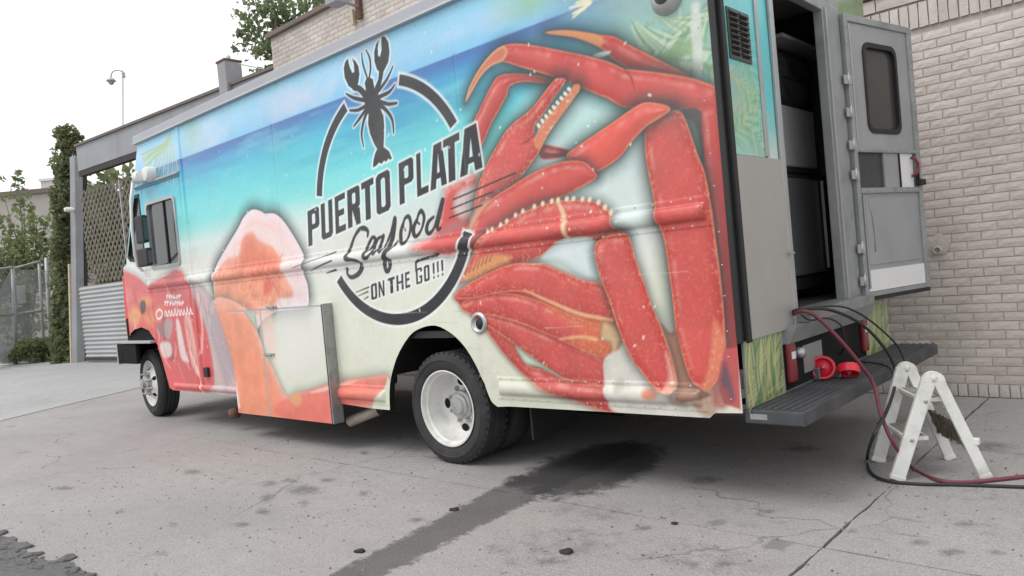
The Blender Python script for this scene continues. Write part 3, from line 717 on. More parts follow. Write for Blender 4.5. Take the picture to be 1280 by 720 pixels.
# beige building behind the fence and a paler one beyond
hd = 42.0
h0, h1 = at_depth((-90, 330), hd), at_depth((92, 330), hd)
hb_ = thing('beige_building', 'plain beige stucco building with dark roof edge behind the bush', 'building', (h0[0], h0[1], 0))
dr = (h1 - h0)[:2] / np.linalg.norm((h1-h0)[:2]); bk = np.array([-dr[1], dr[0]])
if bk[0] > 0: bk = -bk
zr2 = at_depth((40, 243), hd)[2]
def blk(name, m, par, a, b_, zz0, zz1, depth_, ov=0.0):
    a = np.array(a[:2]) - dr*ov - bk*ov; b_ = np.array(b_[:2]) + dr*ov - bk*ov
    c = b_ + bk*(depth_+2*ov); d = a + bk*(depth_+2*ov)
    return MB().hexa([(*a, zz0), (*b_, zz0), (*c, zz0), (*d, zz0), (*a, zz1), (*b_, zz1), (*c, zz1), (*d, zz1)]).build(name, m, par)
blk('wall', M_['stucco'], hb_, h0, h1, -0.02, zr2, 8)
blk('roof_edge', M_['coping'], hb_, h0, h1, zr2, zr2 + 0.25, 8, 0.15)
h2, h3 = at_depth((52, 240), 60), at_depth((78, 240), 60)
zb2 = at_depth((60, 226), 60)[2]
pw = thing('pale_rooftop_block', 'small pale block showing above the roof of the beige building', 'building', (h2[0], h2[1], 0))
blk('wall', M_['palewall'], pw, h2, h3, -0.02, zb2, 6)
blk('parapet', M_['white'], pw, h2, h3, zb2, zb2 + 0.2, 6, 0.1)
# pole with dome camera against the sky
pd = 34.0
pole = thing('camera_pole', 'slender pale pole with a dome camera hanging from its curved arm', 'pole', (*at_depth((156, 440), pd)[:2], 0))
pb_ = at_depth((156, 440), pd); ptp = at_depth((153.5, 88), pd)
MB().tube([(pb_[0], pb_[1], 0), tuple(ptp)], [0.045, 0.03], 8).build('mast', M_['galv'], pole)
MB().tube([tuple(at_depth(p, pd)) for p in [(154, 90),(149,88),(144,88),(140.5,90),(138.8,94),(138.8,98)]], 0.028, 8).build('arm', M_['galv'], pole)
dc = at_depth((138.8, 100.5), pd)
MB().lathe([(0,0.1),(0.12,0.09),(0.2,0.0),(0.2,-0.04),(0.13,-0.06),(0.11,-0.14),(0.06,-0.19),(0,-0.2)], dc, 16, 'z').build('dome', M_['frm_gry'], pole)
cbx = at_depth((154.3, 93.5), pd)
MB().box((cbx[0]-.06, cbx[1]-.06, cbx[2]-.12), (cbx[0]+.06, cbx[1]+.06, cbx[2]+.1)).build('junction_box', M_['galv'], pole)

# ------------------------------------------------------------------ the truck's printed wrap (a flat print, painted onto the panel's own vertices)
def vnoise(x, y, seed):
    r = np.random.default_rng(seed); T = r.random((64, 64))
    xi = np.floor(x).astype(int); yi = np.floor(y).astype(int); fx = x - xi; fy = y - yi
    fx = fx*fx*(3-2*fx); fy = fy*fy*(3-2*fy)
    a = T[xi % 64, yi % 64]; b = T[(xi+1) % 64, yi % 64]; c = T[xi % 64, (yi+1) % 64]; d = T[(xi+1) % 64, (yi+1) % 64]
    return (a*(1-fx)+b*fx)*(1-fy) + (c*(1-fx)+d*fx)*fy
def fbm(x, y, seed, oct_=4):
    s = 0; a = 0.5; t = 0
    for o in range(oct_):
        s = s + a*vnoise(x*2**o, y*2**o, seed+o); t += a; a *= 0.55
    return s/t
def catmull(pts, n=5, closed=True):
    P = np.array(pts, float); m = len(P); out = []
    rngi = range(m) if closed else range(m-1)
    for i in rngi:
        if closed: p0, p1, p2, p3 = P[i-1], P[i], P[(i+1) % m], P[(i+2) % m]
        else: p0, p1, p2, p3 = P[max(i-1,0)], P[i], P[i+1], P[min(i+2,m-1)]
        for k in range(n):
            t = k/n
            out.append(0.5*((2*p1) + (-p0+p2)*t + (2*p0-5*p1+4*p2-p3)*t*t + (-p0+3*p1-3*p2+p3)*t**3))
    if not closed: out.append(P[-1])
    return np.array(out)
def seg_dist(X, Z, a, b):
    d = b - a; L2 = max(float(d @ d), 1e-12)
    t = np.clip(((X-a[0])*d[0] + (Z-a[1])*d[1]) / L2, 0, 1)
    return np.hypot(X - a[0] - t*d[0], Z - a[1] - t*d[1]), t
def sdf(X, Z, poly, nearest=False):
    """signed distance to a closed polygon (negative inside)"""
    best = np.full(X.shape, 1e9); ins = np.zeros(X.shape, bool); nx = np.zeros(X.shape); nz = np.zeros(X.shape)
    n = len(poly)
    for i in range(n):
        a = poly[i]; b = poly[(i+1) % n]
        d = b - a; L2 = max(float(d @ d), 1e-12)
        t = np.clip(((X-a[0])*d[0] + (Z-a[1])*d[1]) / L2, 0, 1)
        qx = a[0] + t*d[0]; qz = a[1] + t*d[1]; dd = np.hypot(X-qx, Z-qz)
        if nearest:
            k = dd < best; nx[k] = qx[k]; nz[k] = qz[k]
        best = np.minimum(best, dd)
        if a[1] != b[1]:
            c = ((a[1] > Z) != (b[1] > Z)) & (X < (b[0]-a[0])*(Z-a[1])/(b[1]-a[1]) + a[0]); ins ^= c
    s = np.where(ins, -best, best)
    return (s, nx, nz) if nearest else s
class Paint:
    def __init__(s, X, Z): s.X, s.Z = X, Z; s.C = np.zeros((len(X), 3))
    def base(s, C): s.C[:] = C
    def box(s, pts, m):
        p = np.array(pts); return np.where((s.X > p[:,0].min()-m) & (s.X < p[:,0].max()+m) & (s.Z > p[:,1].min()-m) & (s.Z < p[:,1].max()+m))[0]
    def blend(s, I, a, col):
        a = np.broadcast_to(np.clip(a, 0, 1), np.shape(I))[:, None]; s.C[I] = s.C[I]*(1-a) + np.asarray(col)*a
    def fill(s, pts, col, soft=0.008, smooth=True, shadow=0.0, shcol=(40,60,60), shw=0.06, edge=None, edgew=0.02, core=None, corew=0.08,
             var=0.0, vscale=9.0, halo=None, halow=0.02, seed=3, alpha=1.0, grain=None, bulge=0.0):
        P = catmull(pts) if smooth else np.array(pts, float)
        m = max(soft, shw if shadow else 0, halow if halo is not None else 0) + 0.01
        I = s.box(P, m)
        if not len(I): return
        X, Z = s.X[I], s.Z[I]; d = sdf(X, Z, P)
        if shadow: s.blend(I, shadow*np.clip(1 - d/shw, 0, 1)**1.6, lin(shcol))
        if halo is not None: s.blend(I, np.clip((halow - d)/(halow*0.6), 0, 1)*0.85, lin(halo))
        c = np.tile(lin(col), (len(I), 1))
        if core is not None:
            k = np.clip(-d/corew, 0, 1)[:, None]; c = c*(1-k) + lin(core)*k
        if core is not None and corew >= 0.05 and bulge:
            e_ = 0.012; gx = (sdf(X + e_, Z, P) - d)/e_; gz = (sdf(X, Z + e_, P) - d)/e_
            lit = (0.45*gx*-1 + 0.9*gz)*np.clip(1 + d/(corew*1.5), 0, 1)**0.7*(d < 0.01)
            nn = fbm(X*14, Z*14, seed+2, 3); c = c*(1 + bulge*(lit*0.9 + (nn-0.5)*0.35))[:, None]
            hl = np.clip(1 - abs(d + corew*0.55)/(corew*0.35), 0, 1)*np.clip(lit*2.2, 0, 1)*np.clip((nn-0.30)*2.5, 0, 1)
            c = c*(1-0.45*hl[:, None]) + lin((232,176,164))*0.45*hl[:, None]
        if edge is not None:
            nn = fbm(X*30, Z*30, seed+9, 2); w = edgew*(0.35 + 1.3*nn)
            k = np.clip(1 + d/w, 0, 1)[:, None]**1.3; c = c*(1-k*0.85) + lin(edge)*k*0.85
        if var:
            nn = fbm(X*vscale, Z*vscale, seed, 4)[:, None]; c = c*(1 + var*(nn-0.5)*2)
        if grain is not None:
            nn = fbm(X*75, Z*75, seed+5, 3)[:, None]; k = np.clip((nn-0.60)*6, 0, 1)*0.5*(0.35+0.65*np.clip(1+d/0.07, 0, 1))[:, None]; c = c*(1-k) + lin(grain)*k
        s.blend(I, alpha*np.clip(0.5 - d/soft, 0, 1), c)
    def stroke(s, pts, w, col, soft=0.006, smooth=True, halo=None, halow=0.018, alpha=1.0):
        P = catmull(pts, 6, False) if smooth and len(pts) > 2 else np.array(pts, float)
        n = len(P); W = np.interp(np.linspace(0, 1, n), np.linspace(0, 1, len(w)), w) if hasattr(w, '__len__') else np.full(n, w)
        m = max(W) + halow + soft; I = s.box(P, m)
        if not len(I): return
        X, Z = s.X[I], s.Z[I]; best = np.full(len(I), 1e9)
        for i in range(n-1):
            d, t = seg_dist(X, Z, P[i], P[i+1]); best = np.minimum(best, d - (W[i]*(1-t) + W[i+1]*t)/2)
        if halo is not None: s.blend(I, np.clip((halow-best)/(halow*0.6), 0, 1)*0.8, lin(halo))
        s.blend(I, alpha*np.clip(0.5 - best/soft, 0, 1), lin(col))
def SP(pts): return [S(p) for p in pts]
def SC(pts, ox, oy, k): return [S((ox + u/k, oy + v/k)) for u, v in pts]      # points read from an enlarged detail

def frond(pt, p0, p1, bend, n, ln, col, col2, w=0.012, ang=0.8, r=None, a=0.8):
    r = r or np.random.default_rng(4); p0, p1 = np.array(p0), np.array(p1); d = p1-p0; nn = np.array([-d[1], d[0]])
    sp = [p0 + d*t + nn*bend*4*t*(1-t) for t in np.linspace(0, 1, 9)]; pt.stroke(sp, [w*1.2, w*.5], col2, 0.01, alpha=a)
    for i in range(n):
        t = 0.08 + 0.92*i/n; b = p0 + d*t + nn*bend*4*t*(1-t); tg = d + nn*bend*4*(1-2*t); tg = tg/np.linalg.norm(tg); pn = np.array([-tg[1], tg[0]])
        for sgn in (1, -1):
            L_ = ln*(0.35 + 0.65*math.sin(math.pi*min(1, t*0.85+0.12)))*r.uniform(.85, 1.1); q = b + (tg*math.cos(ang) + pn*sgn*math.sin(ang))*L_
            mid = (b+q)/2 + tg*L_*0.06
            pt.stroke([b, mid, q], [w, w*.8, w*.15], col if r.random() < .6 else col2, 0.008, alpha=a*r.uniform(.6, 1))

def letter_polys(ch):
    """block capitals in a unit box: outer polygons and holes"""
    t, h = 0.36, 0.17
    rect = lambda x0, y0, x1, y1: [(x0,y0),(x1,y0),(x1,y1),(x0,y1)]
    rr = lambda x0, y0, x1, y1, c=0.10, k=0.07: [(x0+c,y0),(x1-c,y0),(x1,y0+k),(x1,y1-k),(x1-c,y1),(x0+c,y1),(x0,y1-k),(x0,y0+k)]
    if ch == 'P': return [rect(0,0,t,1), [(0,.42),(.85,.42),(1,.49),(1,.93),(.85,1),(0,1)]], [rr(t+.02,.57,.64,.85,.05,.04)]
    if ch == 'U': return [[(0,1),(0,.09),(.17,0),(.83,0),(1,.09),(1,1),(.64,1),(.64,.16),(.36,.16),(.36,1)]], []
    if ch == 'E': return [rect(0,0,.36,1), rect(0,0,1,h), rect(0,1-h,1,1), rect(0,.43,.88,.43+h)], []
    if ch == 'R': return [rect(0,0,t,1), [(0,.42),(.8,.42),(.98,.49),(.98,.93),(.85,1),(0,1)], [(.34,.45),(.62,.45),(1,0),(.66,0)], [(.62,0),(1,0),(.95,.42),(.6,.45)]], [rr(t+.02,.58,.63,.85,.05,.04)]
    if ch == 'T': return [rect(.29,0,.71,1), rect(0,1-h*1.05,1,1)], []
    if ch == 'O': return [rr(0,0,1,1,.16,.08)], [rr(.36,.15,.64,.85,.07,.04)]
    if ch == 'L': return [rect(0,0,.38,1), rect(0,0,1,h)], []
    if ch == 'A': return [[(0,0),(.24,1),(.76,1),(1,0),(.66,0),(.62,.2),(.38,.2),(.34,0)]], [[(.43,.34),(.57,.34),(.5,.74)]]
    if ch == 'N': return [rect(0,0,.28,1), rect(.72,0,1,1), [(0,1),(.3,1),(1,0),(.7,0)]], []
    if ch == 'H': return [rect(0,0,.3,1), rect(.7,0,1,1), rect(0,.43,1,.58)], []
    if ch == 'G': return [[(1,.9),(.85,1),(.15,1),(0,.92),(0,.08),(.15,0),(.85,0),(1,.08),(1,.5),(.5,.5),(.5,.37),(.7,.37),(.7,.14),(.3,.14),(.3,.86),(.7,.86),(.7,.72),(1,.72)]], []
    if ch == '!': return [[(.1,.3),(.9,.3),(1,1),(0,1)], rect(.15,0,.85,.18)], []
def block_letter(pt, ch, xl, xr, top, bot, lean, col, halo=None):
    """a letter between two picture columns, its top and base lines given as functions of the column"""
    def q(u, v):
        x = xl + (xr-xl)*u; yb, yt = bot(x), top(x); y = yb + (yt-yb)*v; return np.array(S((x + lean*(1-v), y)))
    out, holes = letter_polys(ch); dens = []
    allp = np.array([q(u, v) for poly in out for u, v in poly]); I = pt.box(allp, 0.04)
    X, Z = pt.X[I], pt.Z[I]; d = np.full(len(I), 1e9)
    for poly in out: d = np.minimum(d, sdf(X, Z, np.array([q(u, v) for u, v in poly])))
    for poly in holes: d = np.maximum(d, -sdf(X, Z, np.array([q(u, v) for u, v in poly])))
    if halo is not None: pt.blend(I, np.clip((0.022-d)/0.014, 0, 1)*0.75, lin(halo))
    pt.blend(I, np.clip(0.5 - d/0.006, 0, 1), lin(col))

RED, RED_D, RED_E = (197,80,76), (180,56,54), (216,140,106)
DARK = (32,32,38)
def paint_side(X, Z):
    pt = Paint(X, Z); n1 = fbm(X*0.7, Z*6, 11); n2 = fbm(X*1.6+7, Z*9, 21); n3 = fbm(X*1.1, Z*2.2, 31)
    hz = 2.815
    # background: sky, sea, sand
    stops = [(0.2,(206,208,190)),(1.2,(212,214,200)),(1.5,(214,216,212)),(1.72,(214,214,210)),(1.95,(196,218,216)),(2.12,(128,212,212)),(2.35,(98,204,212)),(2.55,(76,186,208)),(2.70,(66,154,200)),(2.785,(66,114,178)),(2.814,(70,112,172)),(2.822,(128,190,226)),(2.95,(150,200,232)),(3.2,(140,206,236))]
    zz = Z + np.where(Z < hz, (n1-0.5)*0.10*np.clip((Z-1.5)/0.8, 0, 1)*np.clip((hz-Z)/0.15, 0, 1), 0)
    zs = [a for a, _ in stops]; cs = np.array([lin(c) for _, c in stops])
    C = np.stack([np.interp(zz, zs, cs[:, k]) for k in range(3)], 1); pt.base(C)
    sea = np.clip((hz-Z)/0.02, 0, 1)*np.clip((Z-2.15)/0.3, 0, 1)
    a = np.arange(len(X)); pt.blend(a, sea*np.clip((n1-0.54)*4, 0, 1)*0.42, lin((44,112,172))); pt.blend(a, sea*np.clip((n2-0.56)*5, 0, 1)*0.35, lin((130,206,214)))
    clouds = np.clip((Z-hz)/0.03, 0, 1)*np.clip((n3-0.42)*3.2 - abs(Z-2.95)*1.2, 0, 1)
    pt.blend(a, clouds*0.75, lin((204,208,226)))
    pt.blend(a, np.clip((Z-2.5)/0.3,0,1)*np.clip(1-abs(X+2.9)/0.45,0,1)*np.clip((Z-2.83)/0.1,0,1)*0.75, lin((140,186,140)))
    pt.blend(a, np.clip((Z-2.75)/0.25,0,1)*np.clip(1-abs(X+7.45)/0.30,0,1)*0.55, lin((140,190,150)))
    # darker airbrushed water behind the crab, greenish palm field in the rear top corner
    pt.blend(a, np.clip((X+2.75)/0.5,0,1)*np.clip((Z-1.95)/0.35,0,1)*0.80, lin((158,186,168)))
    pt.blend(a, np.clip((X+2.9)/0.3,0,1)*np.clip((Z-2.55)/0.3,0,1)*np.clip((-2.0-X)/0.5,0,1)*0.55, lin((112,150,178)))
    r = np.random.default_rng(9)
    for (p0, p1, bd, nn, ln) in [((875,45),(800,62),.10,16,.30),((898,60),(838,120),-.1,14,.26),((890,10),(845,40),.1,12,.25),((880,80),(905,130),.1,10,.22)]:
        frond(pt, S(p0), S(p1), bd, nn, ln, (196,212,186), (118,158,118), 0.020, .75, r, .75)
    for k in range(26):
        p = S((r.uniform(800,897), r.uniform(0,100))); q = S((r.uniform(760,880), r.uniform(20,110)))
        q = np.array(p) + (np.array(q)-np.array(p))*0.45; pt.stroke([p, q], [0.016, 0.004], [(206,216,192),(128,162,124),(98,140,104)][k % 3], 0.012, False, alpha=.55)
    pt.fill(SP([(820,70),(868,45),(880,52),(850,74),(825,84)]), (122,160,112), 0.03, alpha=.8)
    pt.stroke(SP([(869,8),(871,45),(872,95)]), [0.05,0.06,0.045], (206,212,206), 0.02, alpha=.8)
    for q in [((716,22),(738,3)),((712,10),(736,3)),((716,17),(730,10)),((720,4),(742,-4))]:
        pt.stroke(SP(list(q)), [0.012,0.022], (226,222,190), 0.01, False)
    # front top corner: yellow-green fan of palm leaflets
    for k in range(22):
        t = k/21; an = math.radians(200 - 118*t); c0 = np.array(S((214,176))); L_ = 0.75
        pt.stroke([c0 + np.array([math.cos(an), math.sin(an)])*0.08, c0 + np.array([math.cos(an)*L_, -abs(math.sin(an))*0.45 + 0.02*k/21])], [0.012,0.022], (190,196,110) if k % 2 else (128,176,150), 0.012, False, alpha=.7)
    # ---------------- crab
    sh = dict(shadow=0.92, shw=0.12, shcol=(34,52,54))
    G = dict(edge=RED_E, edgew=0.014, core=RED, corew=0.07, var=0.14, vscale=6, bulge=0.20)
    def leg(pts, col=RED_D, **k):
        d_ = dict(G); d_.update(k); pt.fill(SP(pts), col, 0.008, **d_)
    pale = (208,212,210)
    # light field seen between the legs
    pt.fill(SP([(650,140),(700,110),(760,125),(800,150),(800,300),(700,330),(640,210)]), (196,214,212), 0.16, alpha=.7)
    leg([(676,181),(700,184),(716,190),(707,196),(677,199)], (140,52,58), core=(150,60,64))
    leg([(556,235),(575,224),(592,216),(600,222),(592,262),(592,300),(575,320),(545,320),(520,316),(518,305),(538,294),(548,268)], (200,96,94), edge=(214,206,204), edgew=0.05, shadow=.4, shw=.06)
    pt.fill(SP([(572,242),(588,232),(598,236),(596,262),(578,272),(568,262)]), (206,206,204), 0.05, alpha=.75)
    pt.stroke(SP([(540,296),(565,284),(590,270)]), [0.02,0.05,0.02], (150,120,128), 0.04, alpha=.6)
    leg([(590,158),(602,131),(614,107),(624,95),(643,92),(671,94),(690,99),(684,104),(654,102),(637,108),(634,118),(625,135),(613,157),(601,184),(597,170)], **sh)
    leg([(682,41),(704,38),(727,40),(752,44),(764,45),(772,48),(790,58),(812,69),(837,82),(862,96),(837,93),(812,90),(789,87),(770,77),(752,61),(737,53),(716,46)], **sh)
    pt.fill(SP([(682,41),(704,38),(727,40),(748,44),(754,50),(750,58),(737,53),(716,46)]), (206,140,96), 0.012)
    pt.fill(SP([(741,69),(752,65),(763,64),(760,68),(748,72)]), (216,220,214), 0.01)
    leg([(582,127),(588,106),(602,82),(618,64),(632,56),(652,55),(679,59),(715,66),(738,71),(762,78),(780,86),(788,87),(831,92),(859,97),(875,101),(898,112),(899,138),(875,138),(853,137),(837,137),(812,136),(780,134),(759,123),(727,110),(699,99),(679,92),(652,84),(627,77),(613,83),(601,95),(591,112)], **sh)
    pt.fill(SP([(582,127),(588,106),(602,82),(618,64),(630,58),(634,66),(628,76),(613,83),(601,95),(591,112)]), (204,132,92), 0.012, core=(196,110,84), corew=.03, edge=(214,176,132), edgew=.015)
    pt.stroke(SP([(780,87),(789,97),(793,112)]), [0.008,0.016,0.004], (140,44,50), 0.012, alpha=.8)
    # pincer with teeth
    leg([(707,101),(697,98),(690,103),(679,117),(663,137),(643,153),(631,166),(620,184),(611,200),(603,218),(597,235),(592,262),(602,262),(625,246),(645,229),(658,213),(668,199),(676,186),(686,167),(699,148),(715,126),(725,110),(716,107),(704,123),(690,138),(674,156),(670,168),(668,158),(679,143),(693,122)], grain=(226,190,160), **sh)
    pt.fill(SP([(725,109),(715,126),(699,148),(685,167),(674,186),(668,178),(674,160),(690,140),(706,123),(718,106)]), (196,132,92), 0.012, core=(206,120,90), corew=.03, grain=(230,214,196))
    pt.fill(SP([(708,104),(716,108),(704,123),(690,138),(675,156),(670,169),(668,160),(680,142),(694,122)]), (58,104,104), 0.010)
    for k in range(9):
        t = k/8; pt.stroke(SP([(712-38*t,112+46*t),(710.5-38*t,111+45*t)]), 0.020, (226,218,204), 0.008, False)
    pt.stroke(SP([(668,168),(660,176),(650,180)]), [0.006,0.014,0.004], (120,40,48), 0.012, alpha=.8)
    # right-hand strip leg and dark gap
    leg([(876,137),(899,136),(906,200),(913,300),(922,434),(905,434),(906,413),(903,371),(899,330),(894,297),(889,258),(880,216),(876,165)], edge=None)
    pt.fill(SP([(852,138),(875,137),(878,165),(881,218),(868,180),(860,155)]), (82,66,70), 0.012); pt.fill(SP([(860,150),(870,160),(876,195),(868,182)]), (104,134,112), 0.02)
    # big right leg
    leg([(806,167),(812,157),(825,146),(839,138),(851,140),(859,155),(867,178),(873,196),(881,217),(889,258),(894,297),(899,335),(903,372),(906,413),(906,441),(898,472),(886,488),(876,485),(863,474),(852,441),(845,413),(841,377),(836,340),(831,305),(822,275),(817,249),(808,202)], grain=(224,158,128), **sh)
    pt.fill(SP([(893,400),(905,420),(905,445),(896,474),(885,490),(878,486),(886,460),(890,430)]), (220,132,100), 0.03, alpha=.7, grain=(230,180,150))
    # middle leg, upper then lower segment
    leg([(809,128),(830,131),(838,137),(827,146),(808,158),(789,178),(775,196),(757,209),(742,216),(733,211),(716,203),(708,194),(720,184),(745,167),(770,150),(795,133)], (204,82,70), core=(210,86,76), **sh)
    leg([(728,202),(700,203),(667,216),(639,233),(617,247),(600,263),(589,281),(582,313),(597,309),(622,284),(650,266),(678,254),(700,247),(719,238),(744,223),(742,214)], shadow=.8, shw=.09, shcol=(34,52,54))
    pt.stroke(SP([(612,249),(597,265),(586,288)]), [0.01,0.05,0.03], (220,170,140), 0.03, alpha=.7)
    # second pincer with beaded upper rim
    leg([(597,306),(610,291),(628,281),(650,267),(678,256),(700,251),(722,250),(742,252),(756,259),(766,270),(769,283),(782,292),(770,304),(748,302),(722,297),(700,302),(680,318),(656,328),(634,330),(612,341),(590,348),(572,352),(575,346),(584,332)], grain=(226,190,150), shadow=.8, shw=.09, shcol=(34,52,54))
    for k in range(17):
        t = k/16; pp = np.array(catmull(SP([(610,290),(628,280),(650,266),(678,255),(700,250),(722,249),(745,252),(764,266)]), 8, False)); q = pp[int(t*(len(pp)-1))]
        pt.stroke([q, q + [0.004, 0.004]], 0.026, (226,204,180), 0.012, False)
    pt.stroke(SP([(697,252),(704,268),(710,296)]), [0.02,0.035,0.03], (224,196,160), 0.02, alpha=.85)
    pt.fill(SP([(576,348),(590,334),(604,322),(622,318),(640,322),(628,332),(606,342),(590,350)]), (214,150,96), 0.03, alpha=.8, grain=(232,196,140))
    for k in range(8):
        t = k/7; pt.stroke(SP([(576+36*t, 346-20*t),(579+36*t, 340-22*t)]), [0.014,0.008], (120,74,60), 0.01, False, alpha=.75)
    # pale windows between the legs
    pt.fill(SP([(700,302),(722,297),(740,298),(745,308),(742,318),(747,341),(750,350),(738,352),(722,344),(700,331),(686,327),(676,322)]), (166,186,184), 0.02, core=(206,216,218), corew=.06)
    # lower big claw body
    leg([(568,372),(578,360),(600,347),(628,334),(650,329),(680,331),(705,341),(730,351),(748,354),(760,365),(765,385),(770,402),(776,412),(778,425),(770,440),(757,447),(755,465),(756,482),(760,495),(768,506),(778,517),(752,513),(725,503),(700,495),(680,486),(661,474),(642,455),(625,435),(608,411),(595,398),(580,386)], grain=None, shadow=.35, shw=.05)
    seg = dict(edge=(222,150,112), edgew=0.012, core=(196,78,74), corew=.06, var=.16, vscale=8, bulge=.2, grain=(226,170,140), shadow=.55, shw=.05, shcol=(110,30,34))
    pt.fill(SP([(598,397),(614,404),(646,428),(652,446),(662,458),(684,464),(708,476),(757,484),(764,500),(778,517),(750,513),(722,502),(690,491),(661,474),(640,454),(618,427)]), (176,52,52), 0.008, **seg)
    pt.fill(SP([(590,394),(612,392),(652,404),(700,424),(752,444),(757,470),(755,482),(730,478),(706,474),(684,461),(664,446),(640,428),(614,410)]), (180,54,54), 0.008, **seg)
    pt.fill(SP([(576,384),(588,372),(625,366),(660,372),(700,388),(735,402),(758,408),(762,430),(752,446),(720,434),(690,420),(650,404),(612,394),(590,393)]), (184,56,56), 0.008, **seg)
    pt.fill(SP([(568,372),(578,360),(600,347),(628,334),(650,329),(680,331),(705,341),(730,351),(748,354),(760,365),(766,388),(766,402),(745,399),(722,394),(690,380),(655,365),(622,366),(590,373)]), (188,60,58), 0.008, **seg)
    pt.fill(SP([(668,370),(690,380),(720,390),(745,398),(765,402),(776,420),(766,442),(752,446),(730,440),(712,425),(735,422),(720,412),(700,398)]), (208,116,76), 0.04, alpha=.55, grain=(232,190,140))
    pt.stroke(SP([(655,362),(690,378),(725,392),(765,400)]), [0.006,0.02,0.016], (226,180,140), 0.014, alpha=.8)
    pt.stroke(SP([(600,360),(650,395),(700,425),(748,452)]), [0.006,0.02,0.01], (170,60,62), 0.03, alpha=.6)
    pt.stroke(SP([(700,424),(725,421),(745,424)]), [0.01,0.02,0.02], (228,176,128), 0.016, alpha=.8)
    pt.fill(SP([(752,402),(766,404),(777,420),(772,440),(764,446),(762,430),(750,424)]), (150,108,72), 0.03, core=(196,170,132), corew=.03, alpha=.9)
    pt.fill(SP([(644,432),(650,446),(658,456),(676,460),(706,475),(697,468),(680,457),(664,446)]), (116,136,118), 0.014, core=(196,204,188), corew=.03)
    # white belly shell at the lower rear
    pt.fill(SP([(757,447),(783,436),(795,455),(815,481),(842,491),(880,492),(895,500),(895,524),(775,517),(760,495),(755,470)]), (206,204,196), 0.02, var=.14, vscale=11, grain=(176,150,124))
    pt.fill(SP([(806,488),(818,484),(826,492),(818,499),(808,497)]), (214,120,86), 0.03, alpha=.85)
    pt.fill(SP([(838,484),(852,486),(866,497),(856,508),(840,502)]), (128,96,82), 0.04, alpha=.7)
    pt.fill(SP([(866,492),(890,488),(897,505),(892,522),(872,515)]), (168,136,112), 0.03, grain=(120,84,70), alpha=.85)
    pt.fill(SP([(768,478),(778,474),(782,486),(772,490)]), (168,160,148), 0.03, alpha=.8)
    # leg between
    leg([(782,292),(788,300),(794,322),(805,352),(814,379),(824,402),(833,427),(841,452),(846,478),(841,491),(827,489),(814,480),(794,455),(783,436),(772,408),(763,380),(752,352),(745,328),(743,310),(748,301),(762,294)], grain=(228,176,150), shadow=.75, shw=.08, shcol=(34,52,54))
    pt.fill(SP([(826,404),(838,416),(846,414),(852,441),(863,474),(878,487),(888,494),(872,500),(850,500),(847,478),(842,452),(834,427)]), (118,82,70), 0.014, core=(146,110,92), corew=.04)
    pt.fill(SP([(832,440),(840,460),(845,480),(840,490),(830,488),(836,470)]), (232,188,170), 0.03, alpha=.6)
    pt.fill(SP([(905,436),(923,434),(926,512),(905,505),(897,480)]), (184,78,80), 0.012, smooth=False)
    pt.fill(SP([(905,452),(913,470),(918,500),(906,500),(900,480)]), (74,74,88), 0.03, alpha=.85); pt.fill(SP([(892,488),(905,484),(914,500),(904,512),(892,506)]), (158,76,74), 0.03, alpha=.8)
    # ---------------- shrimp behind the cab door and on the locker
    shrimp(pt)
    # ---------------- cab front
    pt.fill(SP([(120,330),(153,337),(170,344),(187,358),(192,352),(205,345),(222,336),(236,350),(246,376),(256,410),(263,450),(262,500),(190,500),(120,440)]), (196,76,80), 0.02, core=(204,84,84), corew=.08, var=.18, vscale=4, edge=(226,168,160), edgew=.03, shadow=.4, shw=.08)
    pt.fill(SP([(236,352),(262,366),(290,450),(296,500),(258,494),(262,450),(252,400)]), (150,132,138), 0.06, core=(186,160,164), corew=.08, alpha=.8)
    pt.fill(SP([(246,404),(254,400),(264,440),(268,480),(258,488),(256,450)]), (204,72,74), 0.04, alpha=.9)
    pt.fill(SP([(256,395),(272,440),(284,480),(292,460),(283,430),(270,395)]), (160,150,160), 0.06, alpha=.7)
    wr0 = np.random.default_rng(88)
    for (x, y, rx, ry, c) in [(168,395,9,12,(226,160,90)),(182,376,9,7,(228,150,84)),(188,398,10,9,(222,140,90)),(160,372,6,12,(212,112,112)),(176,364,10,8,(204,84,92)),(150,400,5,18,(226,170,160)),(200,392,7,10,(216,120,100)),(230,360,9,12,(206,100,104))]:
        pt.fill(SP([(x-rx,y),(x,y-ry),(x+rx,y),(x,y+ry)]), c, 0.10, alpha=.75, var=.25, vscale=14)
    pt.fill(SP([(175,378),(181,376),(182,388),(177,392)]), (70,38,38), 0.03)
    for poly, c in [([(203,398),(207,396),(215,440),(222,448),(208,446)], (150,52,58)), ([(220,404),(224,402),(232,440),(236,452),(226,446)], (222,210,208)), ([(200,430),(212,428),(214,444),(204,446)], (214,206,204)), ([(196,408),(204,404),(206,418),(200,420)], (130,110,110)), ([(230,400),(238,398),(246,440),(250,470),(240,456)], (226,168,160)), ([(206,400),(216,402),(212,424),(206,420)], (168,150,150))]:
        pt.fill(SP(poly), c, 0.04, alpha=.85)
    pt.stroke(SP([(238,440),(248,466),(255,490)]), [0.02,0.05,0.03], (236,206,200), 0.03, alpha=.8); pt.stroke(SP([(248,372),(253,410),(252,440)]), 0.04, (232,190,184), 0.03, alpha=.7)
    for k in range(46):
        x, y = wr0.uniform(150, 262), wr0.uniform(346, 470); c = [(168,48,54),(226,150,140),(216,96,88),(232,200,196),(150,60,66)][k % 5]
        pt.stroke(SP([(x,y),(x+wr0.normal(1.5,2),y+wr0.uniform(6,16)),(x+wr0.normal(4,3),y+wr0.uniform(16,30))]), [.004,.03,.004], c, 0.03, alpha=.5)
    # white lettering on the cab door: two short lines over a longer scripted one
    wr = np.random.default_rng(77)
